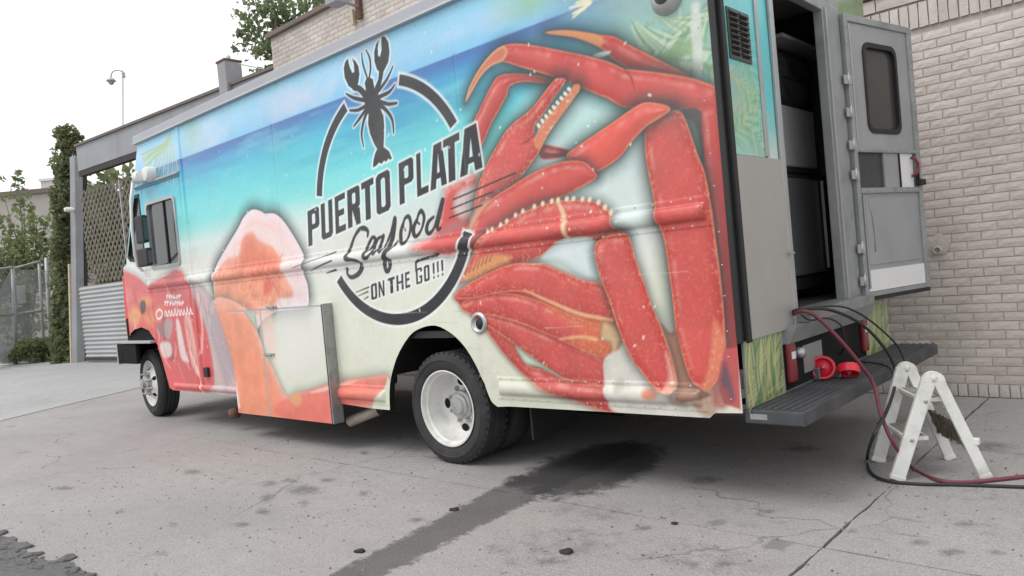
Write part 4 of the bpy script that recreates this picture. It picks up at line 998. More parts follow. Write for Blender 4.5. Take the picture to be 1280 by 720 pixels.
    for (x0, x1, yy, hh) in [(208,224,371,5),(206,229,379,5)]:
        k = x0
        while k < x1:
            k += wr.uniform(-.3, .5); hh = 5 + wr.normal(0, .5)
            pt.stroke(SP([(k, yy+hh*.5),(k+.6, yy-hh*.5)]), 0.016, (232,228,230), 0.014, False); pt.stroke(SP([(k, yy+wr.uniform(-2,2)),(k+2.0, yy-.6+wr.uniform(-1.5,1.5))]), 0.016, (232,228,230), 0.014, False); k += 3.1
    pt.stroke(SP([(197,399),(195,392),(199,387),(203,391),(201,397),(197,399)]), 0.020, (234,230,232), 0.014)
    for k in range(9):
        x = 206 + k*3.9; h_ = [0,0,0,-2,0,0,0,-2.5,0][k]; pt.stroke(SP([(x,395.5-k*.35),(x+.6,389+h_-k*.35),(x+2.4-wr.uniform(0,1.5),390+wr.uniform(-1,2.5)-k*.35),(x+2.6,395-k*.35),(x+3.9,394-k*.35)]), 0.016, (234,230,232), 0.014)
    # ---------------- emblem: ring, lobster, words
    emblem(pt)
    # printed photo texture and scuffs in the film
    tx = fbm(X*38, Z*38, 91, 3); pt.C *= (1 + 0.10*(tx-0.5))[:, None]
    gm = np.clip((fbm(X*1.5, Z*5, 95, 5)-0.52)*4, 0, 1)*np.clip((1.1-Z)/0.7, 0, 1); pt.blend(a, gm*0.22, lin((120,112,104)))
    for k in range(60):
        x, z = r.uniform(-8.0, -1.9), r.uniform(0.5, 1.5); L_ = r.uniform(.05, .35); pt.stroke([(x, z), (x+L_, z+r.normal(0,.01))], [.003,.005,.002], (228,226,222) if k % 3 else (110,104,100), 0.006, False, alpha=.4)
    for k in range(150):
        x, z = r.uniform(-8.6, -1.8), r.uniform(0.6, 3.05)
        pt.stroke([(x, z), (x+r.normal(0,.006), z+r.normal(0,.006))], r.uniform(.006,.013), (226,228,226), 0.008, False, alpha=.8)
    return pt.C

def shrimp(pt):
    sh = SP([(268,347),(270,333),(282,311),(297,286),(305,271),(315,262),(326,264),(331,267),(343,267),(354,276),(365,292),(376,311),(381,324),(380,342),(385,358),(385,382),(372,386),(340,392),(320,420),(312,520),(296,516),(285,480),(276,449),(268,422),(263,397),(264,380),(269,372),(267,361)])
    pt.fill(sh, (228,206,210), 0.012, bulge=.10, shadow=.95, shw=.16, shcol=(36,52,56), edge=(222,210,220), edgew=.05, core=(226,202,200), corew=.2)
    pt.fill(SP([(269,352),(272,338),(283,324),(298,318),(303,299),(315,290),(323,300),(341,309),(352,325),(356,345),(366,363),(364,372),(346,374),(340,389),(312,393),(288,394),(269,378)]), (226,158,134), 0.03, core=(218,126,98), corew=.12, var=.34, vscale=7, seed=41, grain=(236,190,160), bulge=.15)
    pt.fill(SP([(303,299),(315,291),(323,301),(340,312),(350,328),(352,340),(330,338),(300,338)]), (210,112,88), 0.08, alpha=.65, var=.3, vscale=8)
    for k in range(7):
        x = 302 + k*7; pt.stroke(SP([(x, 322),(x+4, 345),(x-2+k, 380)]), [0.01,0.03,0.01], (200,84,70), 0.04, alpha=.55)
    pt.fill(SP([(270,350),(285,340),(310,346),(335,352),(345,372),(330,390),(295,392),(272,378)]), (224,148,116), 0.06, alpha=.8, var=.3, vscale=12, seed=61)
    rr = np.random.default_rng(33)
    for k in range(60):
        x, y = rr.uniform(276, 356), rr.uniform(312, 384); c = [(204,84,66),(232,186,160),(214,120,90)][k % 3]
        pt.stroke(SP([(x,y),(x+rr.normal(0,3),y+rr.uniform(6,16)),(x+rr.normal(0,5),y+rr.uniform(14,26))]), [.003,.016,.003], c, 0.014, alpha=.55)
    pt.stroke(SP([(300,290),(318,279),(340,286),(360,310)]), [.008,.03,.012], (236,190,186), 0.03, alpha=.7); pt.stroke(SP([(365,318),(372,350),(376,378)]), [.01,.03,.01], (232,186,196), 0.03, alpha=.7)
    pt.fill(SP([(330,352),(338,350),(340,364),(330,370)]), (206,80,74), 0.05, alpha=.8)
    pt.fill(SP([(268,376),(283,373),(300,381),(312,390),(322,415),(331,441),(341,460),(350,480),(360,496),(372,491),(390,488),(421,477),(452,473),(484,470),(480,490),(466,506),(440,512),(425,540),(297,530),(292,480),(284,460),(275,440),(267,415)]), (224,150,124), 0.02, core=(222,138,108), corew=.16, var=.20, vscale=9, seed=51, bulge=.18, edge=(228,176,160), edgew=.08, grain=(232,160,130), shadow=.55, shw=.10, shcol=(70,92,84))
    pt.stroke(SP([(266,378),(264,398),(270,424),(281,452),(292,476),(299,508)]), [.05,.06,.05,.06,.05,.03], (230,222,230), 0.03, alpha=.85)
    pt.fill(SP([(345,505),(372,493),(421,478),(484,471),(480,488),(466,506),(430,515),(420,530),(350,522)]), (214,104,96), 0.05, alpha=.75, var=.2, vscale=9)
    pt.fill(SP([(388,490),(421,480),(446,476),(430,482),(400,490)]), (232,196,184), 0.02, alpha=.8); pt.fill(SP([(362,497),(372,492),(378,500),(370,508)]), (216,160,112), 0.04, alpha=.8)
    pt.fill(SP([(466,506),(480,488),(486,472),(490,515),(470,515)]), (210,212,196), 0.02)
    pt.fill(SP([(305,389),(319,388),(321,413)]), (176,182,172), 0.012, smooth=False, edge=(96,110,104), edgew=.02)
    pt.fill(SP([(345,386),(400,384),(402,440),(372,470),(348,440)]), (216,214,214), 0.12, alpha=.6)
    pt.fill(SP([(322,388),(338,387),(346,450),(336,440),(328,420)]), (228,196,186), 0.06, alpha=.7)

def emblem(pt):
    X, Z = pt.X, pt.Z; cx, cz, R = -4.462, 1.947, 0.884
    r = np.hypot(X-cx, Z-cz); an = np.degrees(np.arctan2(Z-cz, X-cx)) % 360
    def A(p): q = S(p); return math.degrees(math.atan2(q[1]-cz, q[0]-cx)) % 360
    for p0, p1, hw in (((567,156),(499,98),.040), ((431,131),(396,245),.040), ((424,348),(587,291),.043)):
        a0, a1 = A(p0), A(p1); span = (a1-a0) % 360; rel = (an-a0) % 360
        over = np.where(rel < span, -9.0, np.where(rel > 180+span/2, 360-rel, rel-span)*math.pi/180*R)
        d = np.maximum(abs(r-R)-hw, over-0.0); I = np.where(d < 0.05)[0]
        pt.blend(I, np.clip((0.026-d[I])/0.016, 0, 1)*.8, lin((226,232,234))); pt.blend(I, np.clip(0.5-d[I]/0.006, 0, 1), lin(DARK))
    # lobster silhouette
    k = lambda P: SC(P, 420, 40, 4.0); W = (222,232,236)
    body = [(150,235),(165,225),(185,235),(192,280),(210,300),(218,340),(222,380),(238,420),(242,470),(240,530),(238,575),(265,595),(280,632),(270,640),(262,633),(250,650),(240,643),(228,660),(215,653),(200,670),(183,678),(186,640),(195,605),(205,585),(190,560),(170,510),(160,460),(162,410),(145,370),(140,330),(150,300),(143,255)]
    lc = [(60,130),(45,150),(38,182),(43,228),(62,270),(85,288),(102,284),(113,250),(118,210),(113,172),(98,145),(80,130),(89,165),(91,200),(82,204),(70,178),(63,152)]
    rc = [(228,20),(246,24),(262,50),(268,100),(262,150),(240,195),(225,203),(205,190),(192,150),(190,100),(200,60),(214,40),(209,80),(211,118),(219,124),(227,92),(226,50)]
    limbs = [([(90,278),(118,285),(148,318)],[18,20,24]), ([(226,195),(220,240),(204,285)],[22,18,22]), ([(128,105),(135,160),(157,232)],[5,9,8]), ([(150,90),(168,130),(173,180),(166,230)],[5,9,9,8]),
             ([(285,170),(255,235),(212,295)],[5,10,12]), ([(295,262),(265,300),(212,326)],[5,11,14]), ([(303,355),(260,360),(212,345)],[8,12,14]), ([(288,505),(281,440),(252,392),(212,362)],[6,11,13,14]),
             ([(50,308),(90,330),(147,342)],[6,12,14]), ([(70,392),(110,390),(152,368)],[8,11,13]), ([(88,472),(120,430),(152,384)],[6,11,12]), ([(138,575),(128,510),(140,440),(157,398)],[5,10,12,12])]
    sc_ = 0.0105/4*1.0
    for rnd in (0, 1):
        for P, sm in ((body, False), (lc, False), (rc, False)):
            if rnd == 0: pt.fill(k(P), W, 0.02, sm, halo=W, halow=0.024)
            else: pt.fill(k(P), DARK, 0.007, sm)
        for P, w in limbs:
            if rnd == 0: pt.stroke(k(P), [q*sc_+.02 for q in w], W, 0.02, alpha=.8)
            else: pt.stroke(k(P), [q*sc_ for q in w], DARK, 0.006)
    # words
    bot = lambda x: 308 - 0.4562*(x-385.6); top = lambda x: 264 - 0.5250*(x-384.6)
    for ch, a, b in [('P',384,398.5),('U',400.5,415),('E',418,431),('R',433.5,449.5),('T',451,466.5),('O',469,487),('P',498,516.5),('L',520,534.5),('A',536.5,557.5),('T',553.5,574),('A',573.5,602)]:
        block_letter(pt, ch, a, b, top, bot, 1.6, DARK, (228,232,232))
    q = lambda P: SC(P, 370, 250, 4.5); u = 0.0026
    for P, w in [([(402,205),(403,175),(385,160),(358,165),(330,205),(308,270),(296,325),(330,335),(362,345),(371,380),(348,418),(312,435),(290,415),(290,388)],[6,10,12,10,8,10,14,8,8,14,12,10,8,10]),
                 ([(400,300),(428,268),(446,222),(428,212),(405,262),(396,318),(418,322),(446,285)],[5,6,10,8,10,12,8,5]),
                 ([(482,205),(458,222),(442,275),(452,300),(474,262),(492,200),(476,268),(488,290),(500,270)],[6,8,11,9,7,9,11,8,5]),
                 ([(500,270),(535,180),(556,105),(545,205),(515,300),(500,360),(508,398),(524,390),(530,345),(510,305),(545,272),(575,230)],[5,8,12,13,14,13,12,10,12,10,6,5]),
                 ([(605,125),(590,180),(592,232),(605,245),(630,215),(646,150),(636,95),(612,105),(603,150),(615,170)],[7,11,12,8,6,9,10,7,6,5]),
                 ([(683,105),(662,155),(664,195),(680,203),(706,165),(721,100),(706,62),(688,85),(682,120),(695,135)],[7,11,12,8,6,9,10,7,6,5]),
                 ([(775,95),(745,125),(735,170),(750,188),(778,155),(808,60),(826,0),(812,70),(795,140),(800,165),(815,155)],[6,9,11,9,6,10,11,11,11,9,5])]:
        pt.stroke(q(P), [z*u*1.4 for z in w], DARK, 0.006)
    for P, w in [([(0,380),(228,292)],5),([(82,398),(220,340)],6),([(172,412),(228,392)],8),([(335,520),(410,490)],5),([(350,540),(405,515)],5),([(380,560),(405,545)],5)]:
        pt.stroke(q(P), [w*u*.5, w*u], DARK, 0.006, False)
    for P in [((240,250),(520,130)),((230,292),(418,215)),((222,333),(370,275))]: pt.stroke(SC(P, 500, 180, 3.6), 0.012, DARK, 0.006, False)
    bt = lambda x: 250 + (565 - 0.345*((x-370)*4.5-420))/4.5; tp = lambda x: 250 + (475 - 0.345*((x-370)*4.5-420))/4.5
    for ch, a, b in [('O',420,455),('N',462,496),('T',516,556),('H',563,603),('E',612,640),('G',673,709),('O',718,750),('!',767,779),('!',791,802),('!',815,828)]:
        block_letter(pt, ch, 370+a/4.5, 370+b/4.5, tp, bt, 0.8, DARK, (226,230,228))
    pt.stroke(q([(676,400),(674,352),(690,340),(800,308)]), 0.022, DARK, 0.006, False); pt.fill(q([(785,292),(818,300),(795,322)]), DARK, 0.006, False)

# ------------------------------------------------------------------ food truck
truck = thing('food_truck', 'step van food truck wrapped in a seafood print with an open rear door', 'food truck', (-5.3, 4.8, 0))
def printed_grid(name, xs, zs, outline, holes, relief, paint, to3, parent, xf=None):
    """a fine sheet cut to an outline, carrying the print as a colour attribute"""
    nx, nz = len(xs), len(zs); X, Z = np.meshgrid(xs, zs); X = X.ravel().copy(); Z = Z.ravel().copy()
    s, qx, qz = sdf(X, Z, np.array(outline, float), True); out = s > 0
    tx, tz = qx, qz; inside = ~out
    for h in holes:
        h = np.array(h, float); I = np.where((X > h[:,0].min()-.05) & (X < h[:,0].max()+.05) & (Z > h[:,1].min()-.05) & (Z < h[:,1].max()+.05))[0]
        s2, hx, hz = sdf(X[I], Z[I], h, True); k = I[s2 < 0]; inside[k] = False; tx[k] = hx[s2 < 0]; tz[k] = hz[s2 < 0]
    ids = np.arange(nx*nz).reshape(nz, nx)
    Q = np.stack([ids[:-1,:-1], ids[:-1,1:], ids[1:,1:], ids[1:,:-1]], -1).reshape(-1, 4)
    Q = Q[inside[Q].any(1)]
    mv = ~inside; X[mv] = tx[mv]; Z[mv] = tz[mv]
    used = np.unique(Q); remap = np.full(nx*nz, -1); remap[used] = np.arange(len(used)); Q = remap[Q]; X, Z = X[used], Z[used]
    co = to3(X, Z, relief(X, Z) if relief else np.zeros_like(X))
    me = bpy.data.meshes.new(name); me.vertices.add(len(X)); me.vertices.foreach_set('co', co.astype(np.float32).ravel())
    me.loops.add(Q.size); me.loops.foreach_set('vertex_index', Q.ravel().astype(np.int32))
    me.polygons.add(len(Q)); me.polygons.foreach_set('loop_start', np.arange(0, Q.size, 4, dtype=np.int32)); me.polygons.foreach_set('loop_total', np.full(len(Q), 4, np.int32))
    me.polygons.foreach_set('use_smooth', np.ones(len(Q), bool)); me.update(calc_edges=True); me.validate()
    C = np.clip(paint(X, Z)*1.06, 0.004, 0.86)
    at_ = me.color_attributes.new('Print', 'FLOAT_COLOR', 'POINT'); at_.data.foreach_set('color', np.c_[C, np.ones(len(C))].astype(np.float32).ravel())
    me.materials.append(M_['print']); return link(bpy.data.objects.new(name, me), parent)
sstep = lambda x, a, b: np.clip((x-a)/(b-a), 0, 1)**2*(3-2*np.clip((x-a)/(b-a), 0, 1))
def bead(X, Z, zc, hh, dep, x0, x1):
    e = np.clip(np.minimum(X-x0, x1-X)/0.04 + 0.0, 0, 1); k = np.clip(1-((Z-zc)/hh)**2, 0, 1)
    return dep*np.sqrt(k)*np.sqrt(np.clip(1-(1-e)**2, 0, 1))
def flange(X, Z, zc, hw, x0, x1): return 0.004*((abs(Z-zc) < hw) & (X > x0) & (X < x1))
def relief(X, Z):
    r = bead(X, Z, 1.562, 0.045, 0.030, -8.86, -1.885) + flange(X, Z, 1.562, .082, -8.9, -1.85)
    r = r + bead(X, Z, 0.580, 0.042, 0.030, -3.48, -2.00) + flange(X, Z, 0.58, .075, -3.50, -1.97)
    r = r + bead(X, Z, 0.475, 0.045, 0.030, -5.6, -4.70) + flange(X, Z, 0.475, .075, -5.6, -4.68)
    r = r + bead(X, Z, 0.43, 0.03, 0.02, -8.45, -6.5)
    for xs in (-7.735, -5.95, -3.62): r = r - 0.004*np.exp(-((X-xs)/0.010)**2)*((Z < 2.82) | (xs == -7.735))
    r = r + 0.010*((X > -7.80) & (X < -7.74)) * (Z < 3.2)
    # cab door outline and header lip
    r = r - 0.008*np.exp(-((X+8.80)/0.010)**2)*(Z < 2.68) - 0.008*np.exp(-((X+7.84)/0.010)**2)*(Z < 2.68) - 0.010*np.exp(-((Z-2.665)/0.010)**2)*((X > -8.95) & (X < -7.84))
    r = r - 0.012*np.exp(-((X+9.56)/0.012)**2)*(Z < 1.8)
    # oil-canning of the thin sheet
    r = r + 0.005*(fbm(X*1.3, Z*1.5, 77, 3)-0.5)
    nose = np.clip(-9.50-X, 0, 1); r = r - 1.9*nose**2
    return r
arch = [S(p) for p in [(622,508.5),(614,501),(605.5,480.5),(594.5,455.6),(580.5,433),(564,416.7),(544.5,407),(525,410.5),(511,421),(496,447),(487.5,480.5),(487.5,514)]]
arch = [tuple(p) for p in catmull(arch, 4, False)]
zb = S((487.5, 514))[1]
outl = [(-1.775,3.152),(-1.775,.512),(-1.925,.505),(-1.94,.498),(-1.948,.488),(-1.965,.476),(-3.40,.462)] + arch + \
       [(-4.70,zb),(-5.28,.385),(-7.2,.372),(-7.70,.378),(-8.50,.378),(-8.58,.40),(-8.70,.70),(-8.84,.945)] + \
       [S(p) for p in [(191,421),(186,413),(177,409),(168,412),(162,418),(158,426)]] + [(-9.70,.955),(-9.87,.99),(-9.83,1.45),(-9.80,1.70),(-9.66,1.78),(-9.43,1.85),(-9.07,2.61),(-8.93,2.87),(-8.80,3.11),(-8.77,3.152)]
def rrect(x0, z0, x1, z1, r, n=6, sk=0.0):
    P = []
    for cx, cz, a0 in ((x1-r,z1-r,0),(x0+r,z1-r,90),(x0+r,z0+r,180),(x1-r,z0+r,270)):
        for k in range(n+1):
            a = math.radians(a0+90*k/n); P.append((cx+r*math.cos(a), cz+r*math.sin(a)))
    return P
win = rrect(-8.715, 1.745, -7.985, 2.475, 0.06)
quarter = [(-8.88,2.60),(-9.00,2.60),(-9.36,1.93),(-9.30,1.88),(-8.88,1.84)]
n_ = 1180; t_ = np.linspace(0, 1, n_); xs = -1.775 - 8.10*(0.62*t_ + 0.38*t_**2); xs = xs[::-1]
zs = np.linspace(0.368, 3.153, 452)
printed_grid('side_panel', xs, zs, outl, [win, quarter], relief, paint_side, lambda X, Z, r: np.c_[X, SIDE_Y - r, Z], truck)

# rivet heads (real domes, far too many and small to part)
mb = MB()
def rivet(x, z, y=None, r=0.0075):
    y = SIDE_Y - (relief(np.array([x]), np.array([z]))[0] if y is None else 0) if y is None else y
    mb.add([(x, y-0.005, z)] + [(x + r*math.cos(a), y+0.0005, z + r*math.sin(a)) for a in np.linspace(0, 6.283, 7)[:-1]], [(0, 1+(k+1) % 6, 1+k) for k in range(6)], True)
for zc in (1.562+.070, 1.562-.070):
    for x in np.arange(-7.6, -1.9, 0.115): rivet(x, zc)
for zc in (.58+.064, .58-.064):
    for x in np.arange(-3.46, -2.0, 0.10): rivet(x, zc)
for x in (-1.83, -3.65, -5.98):
    for z in np.arange(0.62, 3.1, 0.17): rivet(x + 0.01*math.sin(z*40), z + rng.normal(0, .03), r=.0055)
for x in np.arange(-8.6, -1.85, 0.14): rivet(x, 3.12)
M_['rivet'] = mat('dull_rivet', (0.50,0.44,0.42), 0.45, 0.3)
stuff(mb.build('rivets', M_['rivet'], truck, fix=False))

Y0, Y1 = SIDE_Y, 6.0; XF, XRr = -8.80, -1.775
# shell: roof, far side, floor, front
MB().prism([(Y0+.02,3.16),(Y0+.3,3.235),(4.8,3.27),(Y1-.3,3.235),(Y1-.02,3.16),(Y1-.02,3.12),(Y0+.02,3.12)], 'x', XF, XRr+.03).build('roof', M_['white'], truck)
mb = MB(); mb.bar((XF-.02, Y0-.004, 3.20), (XRr+.04, Y0-.004, 3.20), 0.06, 0.095); mb.build('roof_trim', M_['roof'], truck, bevel=0.008)
MB().bar((XF-.02, Y0-.026, 3.163), (XRr+.04, Y0-.026, 3.163), 0.03, 0.016).build('drip_edge', M_['alu'], truck)
MB().prism([(p[0], p[1]) for p in [(-1.78,3.15),(-1.78,.5),(-3.4,.46),(-3.5,.8),(-3.8,1.0),(-4.2,1.0),(-4.5,.8),(-4.66,.4),(-8.6,.4),(-8.84,.95),(-9.7,.95),(-9.87,1.0),(-9.8,1.7),(-9.43,1.85),(-8.77,3.15)]], 'y', Y1-.03, Y1).build('far_side', M_['white'], truck)
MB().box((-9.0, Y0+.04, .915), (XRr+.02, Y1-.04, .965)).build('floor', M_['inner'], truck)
MB().prism([(-9.52,.97),(-9.84,1.03),(-9.80,1.70),(-9.66,1.775),(-9.42,1.84),(-9.42,.97)], 'y', Y0+.07, Y1-.07).build('hood', M_['red'], truck, bevel=0.02)
MB().hexa([(-9.40,Y0+.05,1.84),(-9.37,Y0+.05,1.84),(-9.37,Y1-.05,1.84),(-9.40,Y1-.05,1.84),(-8.90,Y0+.05,2.87),(-8.87,Y0+.05,2.87),(-8.87,Y1-.05,2.87),(-8.90,Y1-.05,2.87)]).build('windscreen', M_['glass'], truck)
MB().hexa([(-8.93,Y0+.02,2.86),(-8.80,Y0+.02,2.86),(-8.80,Y1-.02,2.86),(-8.93,Y1-.02,2.86),(-8.79,Y0+.02,3.12),(-8.7,Y0+.02,3.12),(-8.7,Y1-.02,3.12),(-8.79,Y1-.02,3.12)]).build('front_cap', M_['white'], truck)
# cab interior: partition, seat, wheel
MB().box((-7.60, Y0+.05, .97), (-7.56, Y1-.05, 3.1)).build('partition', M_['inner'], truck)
s_ = MB(); s_.box((-8.35, 3.95, 1.0), (-7.85, 4.5, 1.55)); s_.box((-7.95, 3.95, 1.55), (-7.80, 4.5, 2.25)); s_.build('driver_seat', M_['blackrub'], truck, bevel=0.04)
# windows in the side
def pane(name, poly, y, th, m, par): return MB().prism(poly, 'y', y, y+th).build(name, m, par)
def offset_poly(P, d):
    c = np.mean(np.array(P), 0); return [tuple(np.array(p) + (np.array(p)-c)/np.linalg.norm(np.array(p)-c)*d) for p in P]
def ring_frame(name, P, din, dout, y0, y1, m, par):
    A, B = offset_poly(P, -din), offset_poly(P, dout); n = len(P); V = []; F = []
    for y, L_ in ((y0, A), (y0, B), (y1, A), (y1, B)): V += [(p[0], y, p[1]) for p in L_]
    for i in range(n):
        j = (i+1) % n; F += [(i, j, n+j, n+i), (2*n+i, 3*n+i, 3*n+j, 2*n+j), (i, 2*n+i, 2*n+j, j), (n+i, n+j, 3*n+j, 3*n+i)]
    return MB().add(V, F).build(name, m, par)
ww = pane('cab_window', offset_poly(win, .012), Y0+.018, .006, M_['glass'], truck)
ring_frame('window_frame', win, .028, .014, Y0-.014, Y0+.02, M_['alu'], ww)
MB().box((-8.31, Y0+.005, 1.76), (-8.285, Y0+.016, 2.46)).build('window_divider', M_['blackrub'], ww)
wq = pane('quarter_window', offset_poly(quarter, .02), Y0+.02, .006, M_['glass'], truck)
ring_frame('window_seal', quarter, .03, .012, Y0-.006, Y0+.02, M_['blackrub'], wq)
# grey cowl patch under the window, header lip over the door
MB().bar((-8.98, Y0-.018, 2.69), (-7.80, Y0-.018, 2.69), 0.03, 0.022).build('drip_rail', M_['roof'], truck, bevel=.004)

# wheel arch lip and inner well
mb = MB(); n = len(arch); V = [(p[0], SIDE_Y+.001, p[1]) for p in arch] + [(p[0], SIDE_Y+.05, p[1]) for p in arch]
mb.add(V, [(i, i+1, n+i+1, n+i) for i in range(n-1)], True); mb.build('arch_lip', M_['dark'], truck, fix=False)
MB().box((-5.0, 4.42, .25), (-3.1, 4.46, .915)).build('wheel_well', M_['dark'], truck)
mb = MB(); aa = [(-3.44,.5),(-3.52,.72),(-3.72,.9),(-4.0,1.0),(-4.3,.98),(-4.5,.85),(-4.64,.6)]
V = [(p[0]+.0, SIDE_Y+.05, p[1]+.03) for p in aa] + [(p[0], 4.42, p[1]+.03) for p in aa]; k_ = len(aa)
mb.add(V, [(i, i+1, k_+i+1, k_+i) for i in range(k_-1)], True); mb.build('well_liner', M_['dark'], truck, fix=False)
# chassis
for y in (4.35, 5.25): MB().box((-9.5, y-.04, .62), (-2.0, y+.04, .80)).build('chassis_rail', M_['dark'], truck)
MB().tube([(-4.02, 3.9, .405), (-4.02, 5.75, .405)], .07, 12).build('rear_axle', M_['dark'], truck)
MB().tube([(-9.40, 3.9, .36), (-9.40, 5.75, .36)], .05, 12).build('front_axle', M_['dark'], truck)
MB().lathe([(0,-.17),(.14,-.12),(.17,0),(.14,.12),(0,.17)], (-4.02, 4.8, .405), 20, 'y').build('differential', M_['dark'], truck)
MB().box((-7.3, 3.75, .42), (-5.4, 4.3, .90)).build('fuel_tank', M_['dark'], truck, bevel=.05)
MB().box((-3.3, 3.66, .60), (-1.95, 3.72, .92)).build('skirt_back', M_['dark'], truck)
for yy in (3.72, 5.35): MB().box((-3.34, yy, .22), (-3.325, yy+.48, .80)).build('mud_flap', M_['blackrub'], truck)
ex = at_y((455, 521), 3.78)
M_['exh'] = mat('heat_stained_pipe', (0.40,0.34,0.29), 0.55, 0.4, noise=.2, nscale=9)
ep, eq = at_y((437, 527), 3.70), at_y((474, 512), 3.80)
MB().tube([tuple(ep), tuple((ep+eq)/2), tuple(eq)], .045, 16, False).build('exhaust_pipe', M_['exh'], truck)
MB().tube([tuple(ep + [.01, .003, 0]), tuple((ep+eq)/2)], .040, 16, True).build('exhaust_bore', M_['dark'], truck)

# ------------------------------------------------------------------ wheels
def wheel(cx, yface, side, rear, steer=0.0, par=truck):
    """side -1: outer face looks towards the viewer (-Y)"""
    R, Rr = 0.405, 0.275; w = 0.225; c = (0, 0, 0); xf = Matrix.Translation((cx, yface, R)) @ Matrix.Rotation(steer, 4, 'Z') @ (Matrix.Identity(4) if side < 0 else Matrix.Rotation(math.pi, 4, 'Z'))
    root = bpy.data.objects.new('wheel', None); link(root, par)
    def bld(mb, name, m, **k): o = mb.build(name, m, None, xf=xf, **k); o.parent = root; return o
    prof = [(Rr-.012,.030),(Rr+.004,.010),(Rr+.02,.004),(.315,-.004),(.345,-.006),(.350,-.0115),(.356,-.006),(.378,.002),(.392,.014),(.398,.030)]
    if rear: prof += [(R,.034),(R,.075),(.393,.078),(.393,.090),(R,.093),(R,.132),(.393,.135),(.393,.147),(R,.150),(R,.191)]
    else:
        for k in range(4): y = .036+.042*k; prof += [(R,y),(R,y+.030),(.394,y+.0315),(.394,y+.0405)]
        prof = prof[:-2] + [(R,.191)]
    prof += [(.398,.195),(.385,.215),(.35,.228),(.315,.227),(Rr+.02,.221),(Rr-.012,.195)]
    tb = MB().lathe(prof, c, 72, 'y', closed=True)
    if rear:                                              # shoulder lugs
        for k in range(44):
            a = 2*math.pi*k/44; a2 = a + 2*math.pi/44*0.60
            for (ya, yb_) in ((.010,.040),(.186,.216)):
                V = []
                for aa_ in (a, a2):
                    for rr_, yy_ in ((.388,ya),(R+.002,ya+.014),(R+.002,yb_),(.388,yb_)): V.append((rr_*math.cos(aa_), yy_, rr_*math.sin(aa_)))
                tb.add(V, [(0,1,2,3),(7,6,5,4),(0,4,5,1),(1,5,6,2),(2,6,7,3)])
    bld(tb, 'tyre', M_['tyre'], autosmooth=True)
    if rear:   # deep dish
        rp = [(Rr,.006),(Rr+.003,.0),(Rr-.006,-.001),(Rr-.012,.008),(Rr-.016,.030),(Rr-.030,.042),(Rr-.034,.085),(Rr-.046,.110),(.218,.150),(.200,.168),(.180,.174),(.130,.172),(.108,.168)]
        hub = [(.108,.168),(.104,.140),(.086,.134),(.083,.118),(.062,.112),(.056,.098),(.0,.094)]; nr, ny, nut_r, hh = .127, .171, .0, .052
    else:
        rp = [(Rr,.006),(Rr+.003,.0),(Rr-.006,-.001),(Rr-.012,.010),(Rr-.022,.040),(.22,.05),(.20,.030),(.17,.004),(.14,-.010),(.11,-.012),(.10,-.012)]
        hub = [(.10,-.012),(.098,-.05),(.085,-.062),(.06,-.068),(.055,-.10),(.0,-.105)]; nr, ny, nut_r, hh = .125, -.012, .0, .05
    rim = bld(MB().lathe(rp + [(.10,.19)] if False else rp, c, 64, 'y'), 'rim', M_['rimw'], fix=False, autosmooth=True)
    bld(MB().lathe(hub, c, 32, 'y'), 'hub', M_['hub'], fix=False, autosmooth=True)
    bld(MB().lathe([(.0,.18),(Rr-.02,.18),(Rr-.02,.21),(.0,.21)], c, 40, 'y'), 'brake_drum', M_['dark'])
    # lug nuts on the disc
    nm = None
    for k in range(8):
        a = 2*math.pi*(k+.5)/8; p = (nr*math.cos(a), ny, nr*math.sin(a))
        L_ = .030 if rear else .075
        if nm is None:
            t = MB().lathe([(0,-L_),(.009,-L_),(.011,-L_+.006),(.011,-.022),(.017,-.020),(.018,0)], (0,0,0), 8, 'y'); nm = t.mesh('lug_nut'); nm.materials.append(M_['hub'])
        o = bpy.data.objects.new('lug_nut', nm); sc.collection.objects.link(o); o.parent = root; o.matrix_local = xf @ Matrix.Translation(p)
    # hand holes in the disc: dark recessed discs
    for k in range(4 if rear else 5):
        a = 2*math.pi*k/(4 if rear else 5) + (math.pi if rear else .4); rr_ = .170 if rear else .175
        yy = .170 if rear else .0085
        HH = 1.45 if rear else 1.0; t = MB(); n = 18; V = [(rr_*math.cos(a) + HH*.020*math.cos(b)*math.cos(a) - HH*.026*math.sin(b)*math.sin(a), yy + (.0), rr_*math.sin(a) + HH*.020*math.cos(b)*math.sin(a) + HH*.026*math.sin(b)*math.cos(a)) for b in np.linspace(0, 6.283, n+1)[:-1]]
        tilt = 0.0 if rear else 1.0
        V = [(v[0], v[1] + (math.hypot(v[0], v[2])-rr_)*tilt - .003, v[2]) for v in V]
        t.add(V, [tuple(range(n))]); bld(t, 'hand_hole', M_['dark'], fix=False)
    return root
wheel(-4.06, 3.635, -1, True)
def inner_tyre(cx, y):
    MB().lathe([(.27,0),(.33,-.002),(.385,.008),(.402,.03),(.405,.19),(.385,.215),(.33,.222),(.27,.21)], (cx, y, .405), 56, 'y', closed=True).build('inner_tyre', M_['tyre'], truck)
inner_tyre(-4.06, 3.635+.30); inner_tyre(-4.06, 5.965-.27-.225)
wheel(-4.06, 5.965, 1, True)
wheel(-9.40, 3.72, -1, False, math.radians(-6))
wheel(-9.40, 5.9, 1, False, math.radians(-7))

